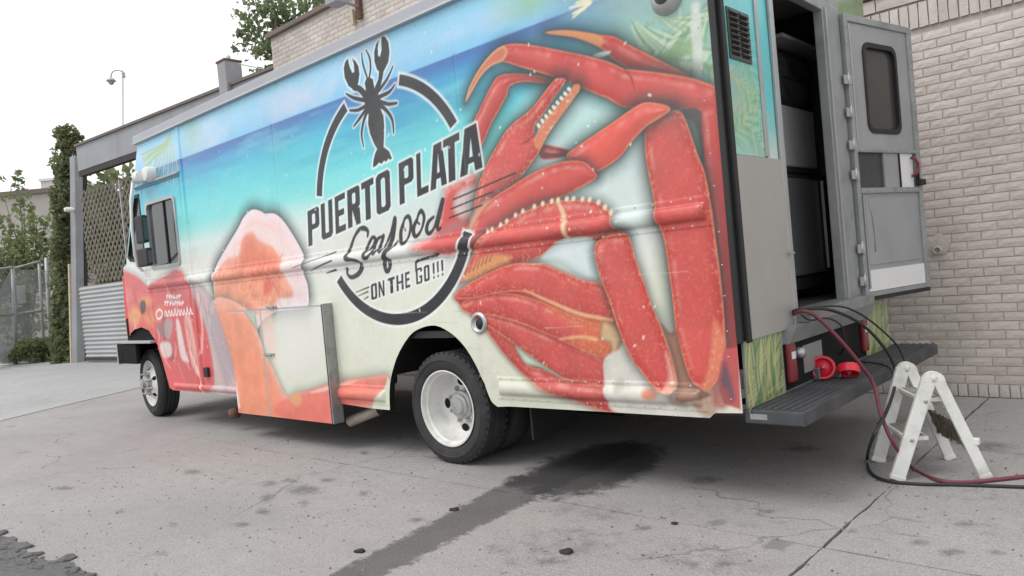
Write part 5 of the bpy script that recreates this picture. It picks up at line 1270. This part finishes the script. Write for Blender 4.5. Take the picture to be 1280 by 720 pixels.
# ------------------------------------------------------------------ side locker with its own printed door
LY = 3.51; kf = SIDE_Y/LY
lx0, lx1, lz0_, lz1_ = -6.885, -5.302, .236, 1.218
def paint_locker(X, Z):
    X2, Z2 = X*kf, 1.34 + (Z-1.34)*kf; pt = Paint(X2, Z2); n = fbm(X*2, Z*2, 5)[:, None]
    pt.base(lin((210,212,198))*(1+.06*(n-.5))); shrimp(pt); return pt.C
lk = printed_grid('locker', np.linspace(lx0, lx1, 230), np.linspace(lz0_, lz1_, 160), [(lx0,lz0_),(lx1,lz0_),(lx1,lz1_),(lx0,lz1_)], [], 
     lambda X, Z: -.006*np.exp(-((X+6.30)/.008)**2) - .003*np.exp(-((Z-1.205)/.006)**2), paint_locker, lambda X, Z, r: np.c_[X, LY - r, Z], truck)
MB().box((lx0, LY+.001, lz0_), (lx1-.012, SIDE_Y+.02, lz1_-.002)).build('locker_body', M_['alu'], lk)
MB().box((lx1-.010, LY-.004, lz0_-.002), (lx1+.004, SIDE_Y+.006, lz1_+.004)).build('edge_strip', M_['diamond'], lk, bevel=.002)
MB().box((lx1-.022, LY-.0045, lz0_), (lx1-.012, LY-.0008, lz1_)).build('edge_gap', M_['blackrub'], lk)
for px, py in ((340, 384), (337, 443)):
    c_ = at_y((px, py), LY); h = MB(); h.box((c_[0]-.085, LY-.014, c_[2]-.010), (c_[0]+.085, LY-.002, c_[2]+.010)); h.tube([(c_[0]-.03, LY-.02, c_[2]+.006), (c_[0]+.05, LY-.02, c_[2]-.006)], .009, 8)
    h.build('latch', M_['frame'], lk)
st_ = at_y((300, 516), 3.66)
MB().lathe([(0,-.05),(.05,-.04),(.055,.04),(0,.06)], (st_[0]-.12, 3.66, st_[2]-.01), 16, 'y').build('spare_bracket', M_['rust'], truck)

# ------------------------------------------------------------------ fittings on the side
c_ = S((599,404)); fcap = MB().lathe([(.075,-.002),(.066,-.016),(.052,-.018),(.050,.012),(.0,.012)], (c_[0], SIDE_Y, c_[1]), 28, 'y').build('fuel_filler', M_['alu'], truck, fix=False)
MB().lathe([(0,-.012),(.036,-.010),(.040,.010),(0,.012)], (c_[0]+.012, SIDE_Y, c_[1]-.006), 20, 'y').build('filler_cap', M_['blackrub'], fcap, fix=False)
c_ = S((833,-3)); lam = MB().lathe([(0,-.055),(.045,-.050),(.075,-.034),(.092,-.006),(.094,.004)], (c_[0], SIDE_Y, c_[1]), 28, 'y').build('side_lamp', M_['alu'], truck, fix=False)
MB().lathe([(0,-.060),(.03,-.058),(.045,-.052)], (c_[0], SIDE_Y, c_[1]), 20, 'y').build('lamp_lens', M_['glassd'], lam, fix=False)
c_ = S((189,219)); cm = MB().lathe([(0,.01),(.085,.01),(.085,-.07),(.07,-.10),(0,-.11)], (c_[0]+.06, SIDE_Y, c_[1]), 24, 'y').build('security_camera', M_['white'], truck, autosmooth=True)
cm2 = MB().lathe([(0,.10),(.062,.09),(.068,-.04),(.05,-.09),(0,-.10)], (c_[0]-.10, SIDE_Y-.10, c_[1]-.01), 20, 'x').build('camera_head', M_['white'], cm, autosmooth=True)
for dz in (.024, -.024): MB().lathe([(0,-.004),(.016,-.004),(.016,.004)], (c_[0]-.13, SIDE_Y-.172, c_[1]+dz), 12, 'y').build('camera_lens', M_['blackrub'], cm)
c_ = S((260,465)); MB().box((c_[0]-.045, SIDE_Y-.03, c_[1]-.05), (c_[0]+.045, SIDE_Y, c_[1]+.05)).build('step_light', M_['blackrub'], truck, bevel=.006)
# mirrors on their tubular arm
ym = 3.38
arm = MB().tube([tuple(at_y(p, y)) for p, y in [((170,226),3.58),((166,228),3.45),((163.5,250),ym),((165,285),ym),((169,318),ym),((172,332),3.45),((178,338),3.58)]], .017, 10).build('mirror_arm', M_['white'], truck)
for (a, b_) in (((171,271),(184,303)), ((174,312),(189,332))):
    p, q_ = at_y(a, ym-.02), at_y(b_, ym-.02)
    mr = MB().box((p[0], ym-.055, q_[2]), (q_[0], ym+.01, p[2])).build('mirror', M_['blackrub'], truck, bevel=.02)
    MB().box((q_[0]+.001, ym-.045, q_[2]+.03), (q_[0]+.006, ym+.0, p[2]-.03)).build('mirror_glass', M_['glass'], mr)
# front bumper: pale lip over a black box
f0, f1 = S((154,430)), S((194,426))
MB().box((-9.74, Y0-.05, .905), (-8.86, Y0+.10, .935)).build('bumper_lip', M_['roof'], truck, bevel=.006)
MB().box((-9.90, Y0-.03, .66), (-9.76, Y1+.03, .90)).build('front_bumper', M_['dark'], truck, bevel=.01)
MB().box((-9.76, Y0-.03, .66), (-9.34, Y0+.02, .90)).build('bumper_end', M_['dark'], truck, bevel=.01)
MB().box((-9.92, Y0-.034, .65), (-9.89, Y0+.03, .905)).build('bumper_edge', M_['galv'], truck)

MB().box((-9.70, Y0+.03, .90), (-8.84, Y0+.06, 1.20)).build('front_well', M_['dark'], truck)

# ------------------------------------------------------------------ rear wall
RXp = -1.735
def paint_rear(Yv, Z):
    pt = Paint(Yv, Z); n = fbm(Yv*3, Z*2, 61)
    pt.base(lin((92,196,202)) * (1+.12*(n[:,None]-.5)))
    a = np.arange(len(Yv)); pt.blend(a, np.clip((2.15-Z)/.4,0,1), lin((176,206,190))); pt.blend(a, np.clip((2.0-Z)/.2,0,1)*np.clip((Yv-4.05)/.1,0,1), lin((208,212,210)))
    pt.blend(a, np.clip((Z-2.66)/.3,0,1)*.6, lin((96,170,140)))
    pt.blend(a, np.clip((Z-2.85)/.2,0,1)*np.clip((Yv-4.05)/.1,0,1)*.8, lin((84,120,170)))
    r = np.random.default_rng(12)
    m = Yv < 99
    for p0, p1, bd in [((3.62,2.25),(4.06,1.98),.15),((3.60,2.05),(4.05,1.86),.1),((3.62,2.45),(4.02,2.12),.2),((3.62,1.9),(3.98,2.2),-.1),((3.6,2.9),(4.02,2.75),.1),((3.9,3.1),(3.75,2.7),.1)]:
        frond(pt, p0, p1, bd, 15, .20, (118,172,112), (186,206,150), .012, .8, r, .8)
    pt.blend(np.where((Yv < 3.85) & (Z < 2.3) & (Z > 2.05))[0], .35, lin((206,196,150)))
    return pt.C
def paint_palm(Yv, Z):
    pt = Paint(Yv, Z); n = fbm(Yv*7, Z*7, 71)
    pt.base(lin((118,142,100))*(1+.35*(n[:,None]-.5))); r = np.random.default_rng(15)
    for k in range(5):
        y0 = (3.58, 5.45)[int(Yv.min() > 5)] + .02 + .13*k
        frond(pt, (y0-.15,.48), (y0+.16,.92), -.12, 14, .22, (198,192,142), (92,124,84), .013, .6, r, .85)
    for k in range(16):
        y0 = Yv.min() + (Yv.max()-Yv.min())*r.random(); pt.stroke([(y0,.9),(y0-.05,.7),(y0-.02,.5)], [.006,.016,.005], [(78,134,78),(206,196,130)][k % 2], .008, alpha=.7)
    return pt.C
def rear_sheet(name, y0, y1, z0, z1, x, paint, nstep=.0055): return printed_grid(name, np.arange(y0, y1+.001, nstep), np.arange(z0, z1+.001, nstep), [(y0,z0),(y1,z0),(y1,z1),(y0,z1)], [], None, paint, lambda A, Z, r: np.c_[np.full_like(A, x), A, Z], truck)
rear_sheet('rear_panel', 3.672, 4.045, 1.836, 3.12, RXp, paint_rear)
rear_sheet('rear_panel', 4.085, 4.232, 1.836, 3.12, RXp-.004, paint_rear)
rear_sheet('rear_panel', 5.40, 5.98, .90, 3.12, RXp, paint_palm, .012)
rear_sheet('lower_rear_panel', 3.60, 4.065, .515, .882, RXp-.005, paint_palm)
rear_sheet('lower_rear_panel', 5.45, 5.985, .515, .895, RXp-.005, paint_palm)
MB().box((RXp-.035, 3.635, .505), (RXp-.008, 5.99, .90)).build('rear_lower_frame', M_['frame'], truck)
MB().box((RXp-.030, 3.672, .88), (RXp-.008, 4.285, 3.13)).build('rear_backing', M_['steel'], truck)
MB().box((RXp-.030, 5.39, .90), (RXp-.008, 5.985, 3.13)).build('rear_backing', M_['steel'], truck)
MB().box((RXp-.006, 4.047, 1.84), (RXp+.010, 4.083, 3.12)).build('rear_trim', M_['alu'], truck, bevel=.003)
MB().box((RXp-.006, 4.236, .885), (RXp+.014, 4.290, 3.0)).build('door_edge', M_['alu'], truck, bevel=.003)
spn = MB().box((RXp-.004, 3.674, .880), (RXp+.010, 4.238, 1.832)).build('stainless_panel', M_['steel'], truck, bevel=.002)
MB().bar((RXp+.02, 4.20, 1.30), (RXp+.02, 4.27, 1.302), .02, .012).build('latch', M_['frame'], spn)
cs = MB(); cs.box((-1.772, 3.588, .868), (-1.742, 3.628, 3.15)); cs.build('corner_strip', M_['blackgls'], truck, bevel=.006)
MB().box((-1.758, 3.634, .868), (-1.722, 3.672, 3.15)).build('corner_rail', M_['blackrub'], truck, bevel=.005)
MB().box((-1.768, 3.600, .868), (-1.748, 3.660, 3.14)).build('corner_gap', M_['dark'], truck)
# louvred vent
v0, v1 = at_x((905,7), RXp), at_x((939,81), RXp)
vt = MB().box((RXp-.002, v0[1]+.012, v1[2]), (RXp+.008, v1[1], v0[2])).build('louvre_vent', M_['frame'], truck, bevel=.002)
M_['ventdk'] = mat('bronze_vent', (0.085,0.080,0.078), 0.5, 0.3, noise=.1)
vt.data.materials[0] = M_['ventdk']
vm = None
for col in range(2):
    for k in range(8):
        yc = v0[1] + .075 + col*.118; zc = v1[2] + .028 + k*(v0[2]-v1[2]-.03)/8
        if vm is None:
            t = MB(); t.add([(0,-.045,0),(0,.045,0),(.016,.045,.004),(.016,-.045,.004),(0,-.045,.022),(0,.045,.022)], [(0,1,2,3),(3,2,5,4),(0,3,4),(1,5,2)]); vm = t.mesh('slat'); vm.materials.append(M_['ventdk'])
        o = bpy.data.objects.new('slat', vm); sc.collection.objects.link(o); o.parent = vt; o.location = (RXp+.008, yc, zc)
        MB().box((RXp+.0082, yc-.045, zc-.008), (RXp+.0090, yc+.045, zc-.0005)).build('slot', M_['dark'], vt)
# door opening: jambs, header, sill
MB().box((RXp-.05, 5.085, .965), (RXp+.012, 5.385, 2.90)).build('jamb', M_['frame'], truck, bevel=.006)
MB().box((RXp+.013, 5.10, .97), (RXp+.024, 5.13, 2.86)).build('jamb_seal', M_['alu'], truck)
MB().box((RXp-.05, 4.24, 2.84), (RXp+.010, 5.40, 3.14)).build('header', M_['frame'], truck, bevel=.006)
MB().box((RXp-.08, 4.285, .90), (RXp+.085, 5.42, .968)).build('sill', M_['diamond'], truck, bevel=.006)
mb = MB(); mb.hexa([(RXp-.02,4.10,.80),(RXp+.02,4.10,.80),(RXp+.02,5.44,.80),(RXp-.02,5.44,.80),(RXp-.02,4.10,.899),(RXp+.075,4.10,.899),(RXp+.075,5.44,.899),(RXp-.02,5.44,.899)]); mb.build('sill_apron', M_['frame'], truck)
MB().box((RXp-.01, 4.08, .545), (RXp-.002, 5.44, .80)).build('recess_back', M_['dark'], truck)
MB().box((RXp-.002, 4.33, .60), (RXp+.006, 4.62, .76)).build('licence_plate', M_['plate'], truck, bevel=.004)
MB().lathe([(0,.04),(.03,.035),(.032,0)], (RXp, 4.27, .73), 14, 'x').build('rear_lamp', M_['alu'], truck)
for yy in (4.085, 5.33):
    tl = MB().box((RXp-.002, yy, .585), (RXp+.028, yy+.095, .80)).build('tail_light', M_['redlens'], truck, bevel=.012)
    MB().box((RXp+.0282, yy+.022, .715), (RXp+.032, yy+.072, .755)).build('reversing_lens', M_['white'], tl)
# ---------------- open rear door (hinged on the far jamb, swung back)
hx, hy = -1.705, 5.392; du = np.array([.210, .978]); du /= np.linalg.norm(du); dn = np.array([du[1], -du[0]])
DX = Matrix([[du[0], dn[0], 0, hx], [du[1], dn[1], 0, hy], [0, 0, 1, 0], [0, 0, 0, 1]])      # local: u along the leaf, w towards the viewer, z up
DZ0, DZ1, DW = .945, 2.868, .895
door = bpy.data.objects.new('rear_door', None); link(door, truck)
def dpart(mb, name, m, par=door, **k): o = mb.build(name, m, None, xf=DX, **k); o.parent = par; return o
lo = MB(); lo.box((.03, -.045, DZ0), (DW, -.004, 1.672)); dpart(lo, 'lower_panel', M_['doorgrey'], bevel=.003)
wl0, wl1, wz0, wz1 = .235, .665, 2.085, 2.69
def leaf_with_hole(z0, z1, hole, m, name):
    R_ = [(.03,z0),(DW,z0),(DW,z1),(.03,z1)]
    bm = bmesh.new(); outer = [bm.verts.new((p[0], 0, p[1])) for p in R_]; inner = [bm.verts.new((p[0], 0, p[1])) for p in hole]
    es = [bm.edges.new((outer[i], outer[(i+1) % 4])) for i in range(4)] + [bm.edges.new((inner[i], inner[(i+1) % len(inner)])) for i in range(len(inner))]
    bmesh.ops.triangle_fill(bm, edges=es, use_beauty=True)
    for f in [f for f in bm.faces if sdf(np.array([f.calc_center_median().x]), np.array([f.calc_center_median().z]), np.array(hole))[0] < 0]: bm.faces.remove(f)
    ex_ = bmesh.ops.extrude_face_region(bm, geom=list(bm.faces)); 
    for v in [g_ for g_ in ex_['geom'] if isinstance(g_, bmesh.types.BMVert)]: v.co.y -= .041
    bmesh.ops.recalc_face_normals(bm, faces=bm.faces); me = bpy.data.meshes.new(name); bm.to_mesh(me); bm.free()
    me.transform(Matrix.Translation((0, -.004, 0))); me.transform(DX); me.materials.append(m); o = bpy.data.objects.new(name, me); sc.collection.objects.link(o); o.parent = door; return o
wh = rrect(wl0, wz0, wl1, wz1, .07)
leaf_with_hole(1.945, DZ1, wh, M_['doorgrey'], 'upper_panel')
g_ = dpart(MB().prism(offset_poly(wh, .01), 'y', -.030, -.022), 'door_window', M_['glassd'])
def dring(name, P, din, dout, y0, y1, m, par):
    A, B = offset_poly(P, -din), offset_poly(P, dout); n = len(P); V = []; F = []
    for y, L_ in ((y0, A), (y0, B), (y1, A), (y1, B)): V += [(p[0], y, p[1]) for p in L_]
    for i in range(n):
        j = (i+1) % n; F += [(i, j, n+j, n+i), (2*n+i, 3*n+i, 3*n+j, 2*n+j), (i, 2*n+i, 2*n+j, j), (n+i, n+j, 3*n+j, 3*n+i)]
    return dpart(MB().add(V, F), name, m, par)
dring('window_seal', wh, .022, .016, -.024, .004, M_['blackrub'], g_)
# frame members
for nm_, a, b_ in (('hinge_stile', (.0,-.048,DZ0), (.045,.012,DZ1)), ('outer_stile', (DW-.055,-.048,DZ0), (DW+.004,.010,DZ1)), ('top_rail', (.046,-.048,DZ1-.045), (DW-.056,.010,DZ1+.002)), ('middle_rail', (.046,-.047,1.652), (DW-.056,.016,1.690)), ('upper_rail', (.046,-.047,1.935), (DW-.056,.010,1.960)), ('bottom_rail', (.046,-.048,DZ0), (DW-.056,.008,DZ0+.03))):
    dpart(MB().box(a, b_), nm_, M_['frame'], bevel=.004)
dpart(MB().box((.046, .0, 2.0), (.062, .014, 2.80)), 'stile_bead', M_['alu'])
dpart(MB().box((.062, -.002, 1.0), (.078, .012, 1.64)), 'stile_bead', M_['alu'])
dpart(MB().box((.046, -.044, 1.690), (.40, -.020, 1.935)), 'slot_window', M_['frm_blk'])
dpart(MB().box((.40, -.044, 1.690), (.60, -.006, 1.935)), 'lock_panel', M_['doorgrey'])
dpart(MB().box((.615, -.044, 1.690), (.80, -.004, 1.935)), 'white_panel', M_['white'])
dpart(MB().box((.60, -.04, 1.690), (.614, .002, 1.935)), 'divider', M_['blackrub'])
hd_ = dpart(MB().tube([(.77,.004,1.905),(.77,.03,1.895),(.80,.034,1.86),(.80,.034,1.81),(.77,.03,1.78),(.77,.004,1.77)], .011, 8), 'handle', M_['redlens'])
dpart(MB().box((.80, .002, 1.70), (.875, .05, 1.745)), 'latch_block', M_['blackrub'], bevel=.01)
dpart(MB().box((.81, .004, 1.745), (.825, .03, 1.80)), 'latch_pin', M_['blackrub'])
dpart(MB().box((.062, -.003, DZ0+.035), (DW-.058, .004, 1.125)), 'kick_plate', M_['white'])
dpart(MB().box((.0, -.05, DZ0-.028), (DW+.004, .006, DZ0-.002)), 'bottom_seal', M_['blackrub'])
dpart(MB().tube([(.13,.004,1.62),(.17,.006,1.5),(.185,.006,1.35),(.175,.005,1.25)], .004, 6), 'scuff_cable', M_['frame'])
rv = MB()
for u_ in (.022, DW-.026):
    for z in np.arange(DZ0+.06, DZ1-.04, .105): rv.lathe([(0,.0135),(.005,.0125),(.0065,.010)], (u_, 0, z), 6, 'y')
for z in (1.671, 1.947):
    for u_ in np.arange(.08, DW-.08, .09): rv.lathe([(0,.0195),(.005,.0185),(.0065,.016)], (u_, 0, z), 6, 'y')
stuff(dpart(rv, 'rivets', M_['alu'], fix=False))
dpart(MB().box((.10, -.003, 1.16), (.80, .003, 1.62)), 'lower_skin', M_['doorgrey'], bevel=.002)
# hinges in three pairs along the jamb edge
for zc in (2.42, 2.20, 1.78, 1.98, 1.28, 1.06):
    h = MB(); h.box((-.055, .008, zc-.030), (-.006, .014, zc+.030)); h.tube([(-.003, .014, zc-.045), (-.003, .014, zc+.045)], .008, 10); h.box((.004, .010, zc-.030), (.036, .0155, zc+.030))
    dpart(h, 'hinge', M_['alu'])
# ---------------- rear step bumper
bx0, bx1, by0, by1, bz0, bz1 = -1.775, -1.468, 3.62, 6.16, .458, .528
bp_ = MB().box((bx0, by0, bz0), (bx1, by1, bz1)).build('step_bumper', M_['bump'], truck, bevel=.006)
rib = None
for k in range(7):
    x = bx0 + .028 + k*.042
    if rib is None:
        rib = MB().prism([(-.013,0),(-.010,.008),(.010,.008),(.013,0)], 'y', by0+.012, by1-.012).mesh('tread_rib'); rib.materials.append(M_['bump'])
    o = bpy.data.objects.new('tread_rib', rib); sc.collection.objects.link(o); o.parent = bp_; o.location = (x, 0, bz1)
MB().box((bx0+.03, by0-.003, bz0+.022), (bx0+.12, by0-.0005, bz0+.05)).build('data_plate', M_['plate'], bp_)
for yy in (4.2, 5.5): MB().box((bx0-.3, yy, bz0-.03), (bx0+.2, yy+.07, bz0-.001)).build('bumper_bracket', M_['dark'], bp_)

# ------------------------------------------------------------------ inside the doorway
xi = -2.02
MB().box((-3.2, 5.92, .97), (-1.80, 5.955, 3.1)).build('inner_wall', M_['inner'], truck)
fr = thing('fridge', 'dark stainless fridge standing inside the truck rear doorway', 'fridge', (xi-.3, 5.45, .97))
MB().box((xi-.62, 5.00, 1.12), (xi-.03, 5.86, 1.84)).build('cabinet', M_['frm_blk'], fr, bevel=.006)
fd_ = MB().box((xi-.028, 5.02, 1.135), (xi, 5.66, 1.80)).build('fridge_door', M_['fridge'], fr, bevel=.008)
MB().bar((xi+.02, 5.60, 1.16), (xi+.02, 5.60, 1.79), .02, .02).build('handle', M_['alu'], fd_, bevel=.003)
MB().box((xi-.03, 5.00, 1.04), (xi-.01, 5.86, 1.118)).build('grille', M_['blackrub'], fr)
for a in ((xi-.08, 5.06), (xi-.08, 5.78), (xi-.55, 5.06), (xi-.55, 5.78)): MB().lathe([(0,0),(.025,0),(.02,.08),(0,.08)], (a[0], a[1], .966), 10, 'z').build('foot', M_['blackrub'], fr)
bxg = thing('grey_storage_box', 'plain grey box resting on top of the dark fridge', 'box', (xi-.3, 5.4, 1.842))
MB().box((xi-.45, 5.06, 1.882), (xi-.02, 5.66, 2.30)).build('box_body', M_['frm_gry'], bxg, bevel=.012)
MB().box((xi-.46, 5.05, 1.842), (xi-.01, 5.67, 1.880)).build('box_base', M_['blackrub'], bxg, bevel=.004)
bag = thing('black_plastic_bundle', 'shiny black wrapped bundle on top of the grey box', 'bundle', (xi-.3, 5.4, 2.302))
bm = bmesh.new(); bmesh.ops.create_cube(bm, size=1); bmesh.ops.subdivide_edges(bm, edges=bm.edges, cuts=9, use_grid_fill=True)
for v in bm.verts:
    p = v.co.copy(); l = 1 - .10*(abs(p.x)*2)**4*(abs(p.z)*2)**4; n = math.sin(9*p.y+4*p.z)*math.cos(7*p.z+3*p.x)
    v.co = Vector((xi-.26 + p.x*.46*l + .015*n, 5.37 + p.y*.64*l, 2.505 + p.z*.40*l + .012*n*(p.z > -.4)))
me = bpy.data.meshes.new('bundle'); bm.to_mesh(me); bm.free(); me.polygons.foreach_set('use_smooth', [True]*len(me.polygons)); me.materials.append(M_['frm_blk'])
link(bpy.data.objects.new('bundle', me), bag)
MB().box((xi-.5, 5.0, 2.72), (xi+.06, 5.9, 2.745)).build('shelf', M_['steel'], truck)
MB().tube([(xi-.05, 5.06, 2.50), (xi+.0, 5.37, 2.51), (xi-.05, 5.69, 2.50)], .006, 6).build('strap', M_['blackrub'], bag)

# ------------------------------------------------------------------ castors lying on the rear step
dz = bz1 + .009
ca = at_z((1030, 474), dz); cas = thing('castor', 'bright red castor wheel in a steel fork standing on the rear step', 'castor', (ca[0], ca[1], dz))
def red_wheel(par, c, r, w, xf):
    tw = MB().lathe([(r*.80,-w/2),(r*.96,-w/2),(r,-w*.3),(r,w*.3),(r*.96,w/2),(r*.80,w/2),(r*.80,-w/2)], (0,0,0), 32, 'y').build('wheel', M_['red'], par, xf=xf, autosmooth=True)
    MB().lathe([(0,-w*.5),(r*.24,-w*.5),(r*.24,w*.5),(0,w*.5)], (0,0,0), 20, 'y').build('hub', M_['red'], tw, xf=xf)
    for k in range(5):
        a = 2*math.pi*k/5; MB().bar((r*.2*math.cos(a),0,r*.2*math.sin(a)), (r*.83*math.cos(a),0,r*.83*math.sin(a)), w*.5, r*.20, up=(0,1,0)).build('spoke', M_['red'], tw, xf=xf)
    MB().lathe([(0,-w*.30),(r*.82,-w*.22),(r*.82,w*.22),(0,w*.30)], (0,0,0), 28, 'y').build('web', M_['red'], tw, xf=xf)
    MB().lathe([(0,-w*.62),(r*.10,-w*.6),(r*.10,w*.6),(0,w*.62)], (0,0,0), 12, 'y').build('axle', M_['skin'], tw, xf=xf)
r1 = .070
red_wheel(cas, ca, r1, .056, Matrix.Translation((ca[0], ca[1], dz+r1)) @ Matrix.Rotation(math.radians(18), 4, 'Z') @ Matrix.Rotation(math.radians(-8), 4, 'X'))
MB().box((ca[0]-.10, ca[1]-.045, dz+.002), (ca[0]-.005, ca[1]-.030, dz+.075)).build('fork', M_['skin'], cas, bevel=.006)
MB().box((ca[0]-.12, ca[1]-.05, dz+.001), (ca[0]-.085, ca[1]+.04, dz+.085)).build('mount_plate', M_['skin'], cas, bevel=.004)
cb_ = at_z((1055, 474), dz); cas2 = thing('castor', 'red castor wheel lying tilted on the rear step beside the upright one', 'castor', (cb_[0], cb_[1], dz))
red_wheel(cas2, cb_, .062, .050, Matrix.Translation((cb_[0]+.01, cb_[1]+.06, dz+.045)) @ Matrix.Rotation(math.radians(20), 4, 'Z') @ Matrix.Rotation(math.radians(58), 4, 'X'))
MB().box((cb_[0]-.07, cb_[1]+.04, dz+.002), (cb_[0]-.03, cb_[1]+.09, dz+.06)).build('fork', M_['skin'], cas2, bevel=.006)

# ------------------------------------------------------------------ little folding step ladder
FL, FR_, BL, BR = (at_z(p) for p in ((1121,600),(1233,598),(1097,577),(1188,574)))
TF = np.array([*( (FL+FR_)/2 )[:2], .555]); TB = np.array([*((BL+BR)/2)[:2], .555])
lad = thing('step_ladder', 'small worn white folding step ladder standing behind the truck', 'ladder', (TF+TB)/2*[1,1,0])
wd = (BL-FL); wd /= np.linalg.norm(wd)
for T, L_, R2, s_ in ((TF, FL, FR_, 1), (TB, BL, BR, 1)):
    ax = (R2-L_); ax /= np.linalg.norm(ax)
    for foot, sg_ in ((L_, -1), (R2, 1)):
        t_ = T + ax*sg_*.020
        MB().bar(tuple(foot + [0,0,.001]), tuple(t_), .034, .074 if sg_ < 0 else .058, up=tuple(ax)).build('leg', M_['ladder'], lad, bevel=.006)
        MB().bar(tuple(foot + [0,0,.0]), tuple(foot + (t_-foot)*.05), .040, .080 if sg_ < 0 else .064, up=tuple(ax)).build('foot', M_['ladder'], lad, bevel=.006)
    # rounded hinge cap
    V = []; h = MB(); seg = 14
    for k in range(seg+1):
        a = math.pi*k/seg; 
        for rr_ in (.026, .056):
            for o_ in (-.018, .018): V.append(T + ax*math.cos(a)*rr_ + np.array([0,0,1])*(math.sin(a)*rr_ - .018) + wd*o_)
    F = []
    for k in range(seg):
        b_ = k*4; F += [(b_+2,b_+6,b_+7,b_+3), (b_,b_+1,b_+5,b_+4), (b_,b_+4,b_+6,b_+2), (b_+1,b_+3,b_+7,b_+5)]
    h.add(V, F, False); h.build('hinge_cap', M_['ladder'], lad)
    MB().lathe([(0,-.02),(.02,-.02),(.02,.02),(0,.02)], tuple(T), 14, 'y').build('hinge_pin', M_['ladder'], lad)
for t in (.40, .78):
    a, b_ = FL + (TF-FL)*t, BL + (TB-BL)*t; fwd = (FR_-FL)/np.linalg.norm(FR_-FL)
    a = a + wd*.018; b_ = b_ - wd*.018
    MB().bar(tuple(a + fwd*.035), tuple(b_ + fwd*.035), .12 if t < .5 else .10, .022).build('step', M_['ladder'], lad, bevel=.004)
for t in (.40, .78):
    a, b_ = FL + (TF-FL)*t, BL + (TB-BL)*t; fwd = (FR_-FL)/np.linalg.norm(FR_-FL); up_ = np.array([0,0,.0125])
    MB().bar(tuple(a + wd*.03 + fwd*.035 + up_), tuple(b_ - wd*.03 + fwd*.035 + up_), .085 if t < .5 else .075, .003).build('tread_pad', M_['tread'], lad)
    for e_ in (a - wd*.020, b_ + wd*.020): MB().lathe([(0,-.006),(.009,-.005),(.010,.006),(0,.006)], tuple(e_), 10, 'y').build('bolt', M_['galv'], lad)
for t in (.72,):
    a, b_ = FR_ + (TF-FR_)*t + wd*.018, BR + (TB-BR)*t - wd*.018
    MB().bar(tuple(a), tuple(b_), .020, .035).build('brace', M_['ladder'], lad, bevel=.003)
a, b_ = FR_ + (TF-FR_)*.30 + wd*.02, BR + (TB-BR)*.30 - wd*.02
mb = MB(); a2, b2 = FR_ + (TF-FR_)*.55 + wd*.02, BR + (TB-BR)*.55 - wd*.02; nst = 26
for k in range(nst):
    t = (k+.5)/nst; p = a + (b_-a)*t; q_ = a2 + (b2-a2)*t; j = rng.normal(0, .006, 6)
    mb.tube([p + j[:3], (p+q_)/2 + rng.normal(0,.006,3), q_ + j[3:]], .006, 5)
mb.add([tuple(a), tuple(b_), tuple(b2), tuple(a2)], [(0,1,2,3)])
M_['straw'] = mat('dry_brush_bristle', (0.16,0.135,0.10), 0.9, noise=.4, nscale=30)
stuff(mb.build('bristle_mat', M_['straw'], lad))
k_ = FR_ + (TF-FR_)*.36; fx_ = (FR_-FL)/np.linalg.norm(FR_-FL)
MB().box(tuple(k_ + fx_*.02 - [.012,.012,.012]), tuple(k_ + fx_*.05 + [.012,.012,.02])).build('catch', M_['ladder'], lad, bevel=.003)

# ------------------------------------------------------------------ hoses and cables
def smooth3(P, n=10): return [tuple(p) for p in catmull(P, n, False)]
def cable(name, P, r, m, label, cat): return tag(MB().tube(smooth3([np.array(p) for p in P]), r, 10).build(name, m), label, cat)
G_ = lambda px, py, r: at_z((px, py), r)
sl = lambda px, py: at_x((px, py), RXp+.09)
bm_ = lambda px, py, x=-1.45: at_x((px, py), x)
cable('hose', [at_x((985,396),-1.78), sl(1003,389), bm_(1022,397,-1.58), bm_(1050,425,-1.50), bm_(1075,455,-1.44), bm_(1092,480,-1.40), bm_(1102,520,-1.36), bm_(1118,556,-1.30), G_(1142,586,.012), G_(1172,600,.011), G_(1205,603,.011), G_(1240,600,.011), G_(1285,595,.011), G_(1360,585,.011), np.array([1.0,4.9,.011]), np.array([2.6,5.4,.011]), np.array([4.4,5.2,.011])], .011, M_['hosered'], 'dark red hose hanging from the doorway and trailing past the ladder', 'hose')
cable('cable', [at_x((985,392),-1.78), sl(1005,386), bm_(1040,388,-1.58), bm_(1075,404,-1.52), bm_(1100,428,-1.46), bm_(1117,455,-1.42), bm_(1119,480,-1.40), bm_(1108,515,-1.36), bm_(1092,545,-1.33), G_(1084,572,.012), G_(1088,590,.010), G_(1108,601,.009), G_(1150,605,.009), G_(1200,606,.009), G_(1285,609,.009), G_(1360,612,.009), np.array([1.1,4.3,.009]), np.array([2.8,4.6,.009]), np.array([4.5,4.9,.009])], .0095, M_['hoseblk'], 'thick black cable drooping off the rear step and running along the ground', 'cable')
cable('cable', [at_x((990,388),-1.78), sl(1010,385), bm_(1050,383,-1.6), bm_(1078,394,-1.54), bm_(1105,415,-1.50), bm_(1122,433,-1.47), at_z((1131,452), dz)], .006, M_['hoseblk'], 'thin black cable arching from the doorway to the far end of the rear step', 'cable')
cable('cable', [at_x((1000,392),-1.72), bm_(1012,400,-1.64), bm_(1035,398,-1.60), at_x((1052,408),-1.60), at_x((1056,430),-1.62), at_z((1050,450), dz+.005), at_z((1075,452), dz+.006), at_z((1100,455), dz+.006), bm_(1114,462,-1.45), bm_(1116,482,-1.43), bm_(1110,510,-1.41), bm_(1097,530,-1.41)], .005, M_['hoseblk'], 'thin black cable looping over the red castors and ending loose in the air', 'cable')
